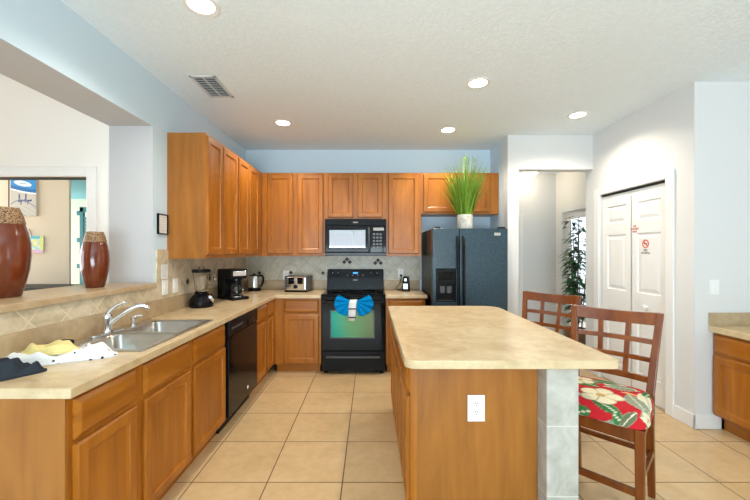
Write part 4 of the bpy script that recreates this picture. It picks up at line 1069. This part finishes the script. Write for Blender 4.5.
    for j in range(n + 1):
        row = []
        for i in range(n + 1):
            u, v = -1 + 2 * i / n, -1 + 2 * j / n
            # square to rounded square
            su, sv = u, v
            wdt = 0.236 - 0.024 * (v + 1) / 2
            k4 = max(abs(u), abs(v)); rr = (abs(u) ** 5 + abs(v) ** 5) ** 0.2
            if rr > 1e-6: su, sv = u * k4 / rr, v * k4 / rr
            e = k4; q_ = 0.70
            if e > q_:
                t_ = (e - q_) / (1 - q_); er = 0.86 + 0.14 * math.sin(t_ * PI / 2); drop = 0.072 * (1 - math.cos(t_ * PI / 2))
            else: t_ = 0; er = e * 0.86 / q_; drop = 0
            sh = er / e if e > 1e-6 else 1.0
            x, y = su * wdt * sh, sv * 0.222 * sh - 0.012
            z = zs + 0.080 + 0.014 * (1 - er ** 2) - drop
            row.append(m.b.verts.new((x, y, z))); kk = 1 + 0.28 * t_ ** 1.5; cols.append((x * kk, y * kk))
        g.append(row)
    for j in range(n):
        for i in range(n): m.b.faces.new((g[j][i], g[j][i + 1], g[j + 1][i + 1], g[j + 1][i]))
    border = [g[0][i] for i in range(n)] + [g[j][n] for j in range(n)] + [g[n][i] for i in range(n, 0, -1)] + [g[j][0] for j in range(n, 0, -1)]
    B = len(border); me_cols = [floral(*c) for c in cols]; up_ = border
    for st_ in range(1, 11):
        u = st_ / 10; kx = 1 - 0.03 * u
        low = [m.b.verts.new((v.co.x * kx, v.co.y * kx, v.co.z + (zs + 0.001 - v.co.z) * u)) for v in border]
        me_cols += [floral(v.co.x * (1.28 + 0.18 * u), v.co.y * (1.28 + 0.18 * u)) for v in border]
        for k in range(B): m.b.faces.new((up_[(k + 1) % B], up_[k], low[k], low[(k + 1) % B]))
        up_ = low
    m.b.faces.new(low)
    o = m.build('seat_cushion', M['floral'], t, smooth=True)
    ca = o.data.color_attributes.new('print', 'FLOAT_COLOR', 'POINT')
    for k, c in enumerate(me_cols): ca.data[k].color = (*c, 1)
    return t
def copy_thing(src, loc, rz, label):
    r = src.copy(); COL.objects.link(r); r.location = loc; r.rotation_euler = (0, 0, rz); r['label'] = label
    for ch in list(src.children):
        c = ch.copy(); COL.objects.link(c); c.parent = r
        for g_ in ch.children:
            d = g_.copy(); COL.objects.link(d); d.parent = c
    return r
s1 = stool('cherry wood bar stool with red floral cushion at the near corner of the island', (1.308, 1.985, 0), R(-46))
s2 = copy_thing(s1, (1.315, 2.81, 0), R(-51), 'cherry lattice-back bar stool farther along the island, nearest the hallway')
for s_ in (s1, s2): s_['group'] = 'bar stools at the island'

# ------------------------------------------------------------------ desk cabinet at the right
RXF = 2.715
t = base_cabinet('low maple desk cabinet standing against the grey wall at the right', (RXF, 2.788, 0), -PI / 2, 0.92, 3.30 - RXF - 0.002, 0.768,
                 [('w', 0.012, 0.44, 0.605, 0.750), ('d', 0.012, 0.44, 0.125, 0.588), ('w', 0.47, 0.90, 0.605, 0.750), ('d', 0.47, 0.90, 0.125, 0.588)], z0=0.112, name='desk_cabinet')
t = thing('desk_counter', 'beige counter with a low splash strip on the desk cabinet at the right', 'counter')
MB().box(2.675, 3.298, 1.86, 2.788, 0.769, 0.815).build('worktop', M['counter'], t, bev=0.004)
MB().box(2.675, 3.298, 2.768, 2.788, 0.815, 0.918).build('splash_strip', M['splash'], t, bev=0.002)

# ------------------------------------------------------------------ vases on the ledge
def vase(label, loc, h, r):
    t = thing('vase', label, 'vase', loc)
    prof = [(0.62, 0.0), (0.66, 0.01), (0.80, 0.14), (0.94, 0.30), (1.0, 0.46), (0.98, 0.60), (0.90, 0.72), (0.78, 0.82)]
    MB().lathe([(0.0, 0.0)] + [(a * r, b * h) for a, b in prof], 48).build('body', M['vase'], t, smooth=True)
    rm = [(0.785, 0.815), (0.80, 0.825), (0.72, 0.91), (0.60, 0.985), (0.58, 1.0), (0.52, 1.0), (0.50, 0.97), (0.50, 0.86), (0, 0.86)]
    MB().lathe([(a * r, b * h) for a, b in rm], 48).build('patterned_rim', M['rim'], t, smooth=True)
vase('tall glossy brown vase, larger and nearer of the two on the ledge', (-1.922, 1.837, 1.1625), 0.468, 0.112)
vase('smaller glossy brown vase near the far end of the ledge', (-1.838, 2.347, 1.1625), 0.370, 0.080)

# ------------------------------------------------------------------ things in the room beyond the pass-through
def poster(u, v):
    sky, deep, sand, wht, chair = (0.02, 0.25, 0.62), (0.01, 0.14, 0.42), (0.52, 0.50, 0.46), (0.85, 0.88, 0.90), (0.03, 0.06, 0.20)
    shore = 0.56 + 0.12 * (1 - u) ** 1.5
    c = sand if v < shore else (deep if v < shore + 0.10 else sky)
    if shore - 0.02 < v < shore + 0.015: c = wht
    du, dv = u - 0.47, v - 0.81
    if (du * 0.9 + dv * 0.5) ** 2 / 0.085 + (dv * 1.0 + du * 0.10) ** 2 / 0.0045 < 1: c = wht
    if (du) ** 2 / 0.02 + (dv - 0.005) ** 2 / 0.0006 < 1: c = (0.35, 0.55, 0.70)
    if v > 0.95 and u > 0.5: c = wht
    for x0 in (0.30, 0.56):
        if 0 < u - x0 < 0.05 + 0.10 * (v - 0.36) and 0.36 < v < 0.56 and abs(u - x0 - (v - 0.56) * -0.25) < 0.05: c = chair
        if abs(v - 0.37 - (u - x0) * 0.08) < 0.022 and -0.02 < u - x0 < 0.26: c = chair
        if abs(u - x0 - 0.10) < 0.015 and 0.28 < v < 0.38: c = chair
    if v < shore and abs(v - 0.30 - 0.10 * math.sin(u * 4)) < 0.014: c = (0.18, 0.20, 0.30)
    if v < 0.25 and math.sin(u * 23 + v * 60) > 0.7: c = (0.42, 0.41, 0.40)
    return c
P0 = px(11, 216, TY - 0.02); P1 = px(36.5, 176, TY - 0.02)
t = thing('beach_poster', 'blue beach picture of a boat and deck chairs, seen above the larger vase', 'picture', (P0.x, TY - 0.022, P0.z))
painted('print', 70, 100, P1.x - P0.x, P1.z - P0.z, poster, M['print'], t, (0, -0.001, 0))
MB().box(-0.016, P1.x - P0.x, 0, 0.021, 0, P1.z - P0.z).build('canvas', M['tan_wall'], t)
MB().box(-0.030, -0.0165, -0.002, 0.021, 0, P1.z - P0.z).build('frame_edge', M['ink'], t)
Q0 = px(31, 253, TY - 0.01); Q1 = px(43.5, 236, TY - 0.01)
def hang(u, v):
    if v < 0.18: return (0.62, 0.30, 0.52) if math.sin(u * 40) > 0 else (0.75, 0.6, 0.7)
    if u > 0.75: return (0.62, 0.70, 0.18)
    if abs(math.hypot(u - 0.4, (v - 0.6) * 1.2) - 0.2) < 0.07: return (0.75, 0.70, 0.25)
    if v > 0.82: return (0.08, 0.45, 0.60)
    return (0.30, 0.62, 0.68) if math.sin(u * 9 + v * 13) > -0.3 else (0.7, 0.75, 0.6)
t = thing('hanging_sign', 'small colourful sign hanging by a string on the bedroom wall', 'sign', (Q0.x, TY - 0.014, Q0.z))
qw, qh = Q1.x - Q0.x, Q1.z - Q0.z
MB().box(0, qw, 0, 0.012, 0, qh).build('board', M['plate'], t)
painted('print', 40, 50, qw, qh, hang, M['print'], t, (0, -0.001, 0))
MB().tube([(0.01, 0.006, qh), (-0.01, 0.008, qh + 0.05), (-0.03 + 0.0, 0.008, qh + 0.09)], 0.003, 6).build('string', M['ink'], t)
TDx0, TDx1 = (79.5 - CX) * 5.6 / FPX, (100 - CX) * 5.6 / FPX
t = thing('teal_shutter', 'teal louvred shutter beyond the bedroom wall, left of the smaller vase', 'shutter', (TDx0, 5.6, 0))
sh = MB(); sw = TDx1 - TDx0; z0_, z1_ = CH - (272 - CY) * 5.6 / FPX - 1.0, CH - (207 - CY) * 5.6 / FPX
sh.box(0, 0.06, 0, 0.035, 0.0, z1_).box(sw - 0.06, sw, 0, 0.035, 0.0, z1_).box(0, sw, 0, 0.035, z1_ - 0.08, z1_).box(0, sw, 0, 0.035, 0.0, 0.08)
sh.build('frame', M['teal'], t, bev=0.003)
lv_ = MB()
for k in range(int((z1_ - 0.2) / 0.055)): lv_.box(0.06, sw - 0.06, 0.004, 0.030, 0.09 + k * 0.055, 0.135 + k * 0.055)
lv_.build('louvres', M['teal'], t)
for pz in (213, 240, 266): 
    zz = CH - (pz - CY) * 5.6 / FPX; MB().box(-0.045, 0.0, 0.0, 0.03, zz - 0.035, zz + 0.035).build('hinge', M['teal'], t)
DX = px(36, 287, 4.0)
t = thing('dresser', 'dark low dresser in the bedroom, just showing above the ledge between the vases', 'dresser', (DX.x, 4.03, 0))
MB().box(-0.45, 0.32, -0.2, 0.2, 0.06, 0.985).build('body', M['ink'], t, bev=0.006)
MB().box(-0.47, 0.34, -0.22, 0.215, 0.985, 1.01).build('top', M['ink'], t, bev=0.004)
for x in (-0.42, 0.27):
    for y in (-0.17, 0.15): MB().box(x, x + 0.05, y, y + 0.04, 0, 0.06).build('leg', M['ink'], t)
for k in range(3): MB().panel(-0.42, 0.29, 0.10 + k * 0.29, 0.37 + k * 0.29, 0.018, DRAW, -0.2).build('drawer', M['ink'], t)

# ------------------------------------------------------------------ plant in the hallway
t = thing('potted_palm', 'leafy green artificial palm standing in the hallway doorway', 'plant', (3.00, 5.12, 0))
MB().lathe([(0.12, 0), (0.13, 0.01), (0.17, 0.26), (0.175, 0.28), (0.155, 0.28), (0.15, 0.24), (0, 0.24)], 28).build('pot', M['pot'], t, smooth=True)
MB().lathe([(0.148, 0.2405), (0, 0.25)], 20).build('soil', M['soil'], t)
rnd = random.Random(21); lf = MB(); stm = MB()
for k in range(11):
    a = rnd.uniform(0, 2 * PI); r = rnd.uniform(0.01, 0.08); ht = rnd.uniform(1.25, 1.95); dx, dy = rnd.uniform(0.02, 0.14) * math.cos(a), rnd.uniform(0.02, 0.14) * math.sin(a)
    b0 = Vector((r * math.cos(a), r * math.sin(a), 0.24)); tp = Vector((b0.x + dx, b0.y + dy, ht))
    stm.tube([b0, (b0 + tp) / 2 + Vector((0, 0, 0.0)), tp], [0.009, 0.007, 0.004], 6)
    for q in range(46):
        u = rnd.uniform(0.12, 1.0); o_ = b0.lerp(tp, u); th = rnd.uniform(0, 2 * PI); L_ = rnd.uniform(0.11, 0.19); W_ = L_ * rnd.uniform(0.15, 0.21)
        up = rnd.uniform(-0.35, 0.6); d = Vector((math.cos(th), math.sin(th), up)).normalized(); sd = d.cross(Vector((0, 0, 1))).normalized()
        p0_ = o_ + d * 0.03; pts = [(p0_, 0.0), (p0_ + d * L_ * 0.3, 1.0), (p0_ + d * L_ * 0.65 + Vector((0, 0, -0.02)), 0.75), (p0_ + d * L_ + Vector((0, 0, -0.05)), 0.0)]
        mid = [lf.b.verts.new(p) for p, _ in pts]; l1 = lf.b.verts.new(pts[1][0] + sd * W_ + Vector((0, 0, .006))); l2 = lf.b.verts.new(pts[2][0] + sd * W_ * .75 + Vector((0, 0, .005))); r1 = lf.b.verts.new(pts[1][0] - sd * W_ + Vector((0, 0, .006))); r2 = lf.b.verts.new(pts[2][0] - sd * W_ * .75 + Vector((0, 0, .005)))
        for f in ((mid[0], mid[1], l1), (mid[1], mid[2], l2, l1), (mid[2], mid[3], l2), (mid[0], r1, mid[1]), (mid[1], r1, r2, mid[2]), (mid[2], r2, mid[3])): lf.b.faces.new(f)
lf.build('leaves', M['leaf'], t); stm.build('stems', M['stem'], t)

# ------------------------------------------------------------------ ceiling fixtures
def downlight(label, x, y, power=38):
    t = thing('ceiling_light', label, 'ceiling light', (x, y, CE), 0, 'recessed ceiling lights')
    MB().lathe([(0.070, 0.0), (0.070, -0.003), (0.094, -0.005), (0.098, 0.0)], 40).build('trim_ring', M['white'], t, smooth=True)
    MB().lathe([(0.0, -0.0035), (0.045, -0.0035), (0.0695, -0.001)], 40).build('lens', M['lamp'], t, smooth=True)
    d = bpy.data.lights.new('downlight_lamp', 'SPOT'); d.energy = power; d.color = (1.0, 0.89, 0.74); d.spot_size = R(150); d.spot_blend = 0.6; d.shadow_soft_size = 0.06
    o = bpy.data.objects.new('downlight_lamp', d); COL.objects.link(o); o.parent = t; o.location = (0, 0, -0.03)
downlight('recessed ceiling light nearest the viewer, at the top edge of the photo', -0.925, 1.92)
downlight('recessed ceiling light above the corner of the left wall cabinets', -0.917, 3.68)
downlight('recessed ceiling light in front of the cabinet above the fridge', 0.855, 3.893)
downlight('recessed ceiling light over the middle of the island', 0.857, 2.81)
downlight('recessed ceiling light by the pantry wall and hallway opening', 2.04, 3.466)
t = thing('air_vent', 'rectangular grey air vent in the ceiling left of the island', 'air vent', (-1.29, 2.873, CE))
vw, vd = 0.102, 0.185
f = MB(); f.box(-vw, vw, -vd, -vd + 0.022, -0.008, 0).box(-vw, vw, vd - 0.022, vd, -0.008, 0).box(-vw, -vw + 0.022, -vd, vd, -0.008, 0).box(vw - 0.022, vw, -vd, vd, -0.008, 0)
f.build('frame', M['vent_metal'], t, bev=0.002)
MB().box(-vw + 0.02, vw - 0.02, -vd + 0.02, vd - 0.02, -0.0015, 0).build('duct', M['vent_dark'], t)
for k in range(11):
    y = -vd + 0.036 + k * (2 * vd - 0.072) / 10
    MB().box(-vw + 0.02, vw - 0.02, -0.009, 0.009, -0.001, 0.001, Matrix.Translation((0, y, -0.0075)) @ Matrix.Rotation(R(35), 4, 'X')).build('slat', M['vent_metal'], t)
MB().box(-0.004, 0.004, -vd + 0.02, vd - 0.02, -0.013, -0.002).build('divider', M['vent_metal'], t)
t = thing('hall_ceiling_light', 'round flush ceiling light glowing in the hallway', 'ceiling light', (2.60, 5.75, CE))
MB().lathe([(0.13, 0), (0.13, -0.02), (0, -0.02)], 32).build('base', M['white'], t, smooth=True)
MB().lathe([(0.118, -0.02), (0.115, -0.07), (0.075, -0.11), (0, -0.125)], 32).build('shade', emit('hall_lamp_shade', (1.0, 0.90, 0.72), 4.0), t, smooth=True)
d = bpy.data.lights.new('hall_lamp', 'POINT'); d.energy = 4; d.color = (1.0, 0.86, 0.66); d.shadow_soft_size = 0.1
o = bpy.data.objects.new('hall_lamp', d); COL.objects.link(o); o.parent = t; o.location = (0, 0, -0.2)

# ------------------------------------------------------------------ stickers on the pantry door
def door_pt(pxx, pyy):
    Y = (WR + 0.021) * FPX / (pxx - CX); return Vector((WR + 0.0215, Y, CH - (pyy - CY) * Y / FPX))
p = door_pt(634.7, 228.5)
t = thing('door_sticker', 'orange-red lettered sticker high on the white pantry door', 'sticker', p, -PI / 2)
for txt, z, s_ in (('NO', 0.022, 0.030), ('SMOKING', -0.008, 0.026), ('AREA', -0.036, 0.026)):
    pass
rnd = random.Random(3); m = MB()
for z, n_, wl_ in ((0.024, 2, 0.016), (-0.004, 6, 0.014), (-0.030, 3, 0.014)):
    for k in range(n_):
        x = (k - (n_ - 1) / 2) * 0.0185
        m.box(x - 0.006, x - 0.002, -0.001, 0, z - 0.009, z + 0.009)
        m.box(x + 0.002, x + 0.006, -0.001, 0, z - 0.009, z + 0.009)
        m.box(x - 0.006, x + 0.006, -0.001, 0, z + rnd.choice((-0.009, -0.002, 0.005)), z + 0.0 + rnd.choice((0.004, 0.009)))
m.build('lettering', M['red'], t)
p = door_pt(645.5, 247)
t = thing('no_smoking_sign', 'small red no-smoking sign on the pantry door below the orange sticker', 'sign', p, -PI / 2)
mt = Matrix.Translation((0, 0, 0.03)) @ Matrix.Rotation(PI / 2, 4, 'X')
m = MB(); n = 32
for k in range(n):
    a0, a1 = 2 * PI * k / n, 2 * PI * (k + 1) / n
    m.prism([(0.029 * math.cos(a0), 0.029 * math.sin(a0)), (0.040 * math.cos(a0), 0.040 * math.sin(a0)), (0.040 * math.cos(a1), 0.040 * math.sin(a1)), (0.029 * math.cos(a1), 0.029 * math.sin(a1))], 0, 0.001, mt)
m.box(-0.030, 0.030, -0.0012, -0.0001, -0.0045, 0.0045, Matrix.Translation((0, 0, 0.03)) @ Matrix.Rotation(R(45), 4, 'Y'))
m.build('ring', M['red'], t)
MB().box(-0.02, 0.02, -0.0006, 0, 0.027, 0.034).build('cigarette', M['ink'], t)
text_mesh('lettering', 'NO', 0.030, M['ink'], t, (0, -0.0006, -0.040), (PI / 2, 0, 0))
text_mesh('lettering', 'SMOKING', 0.024, M['ink'], t, (0, -0.0006, -0.064), (PI / 2, 0, 0))
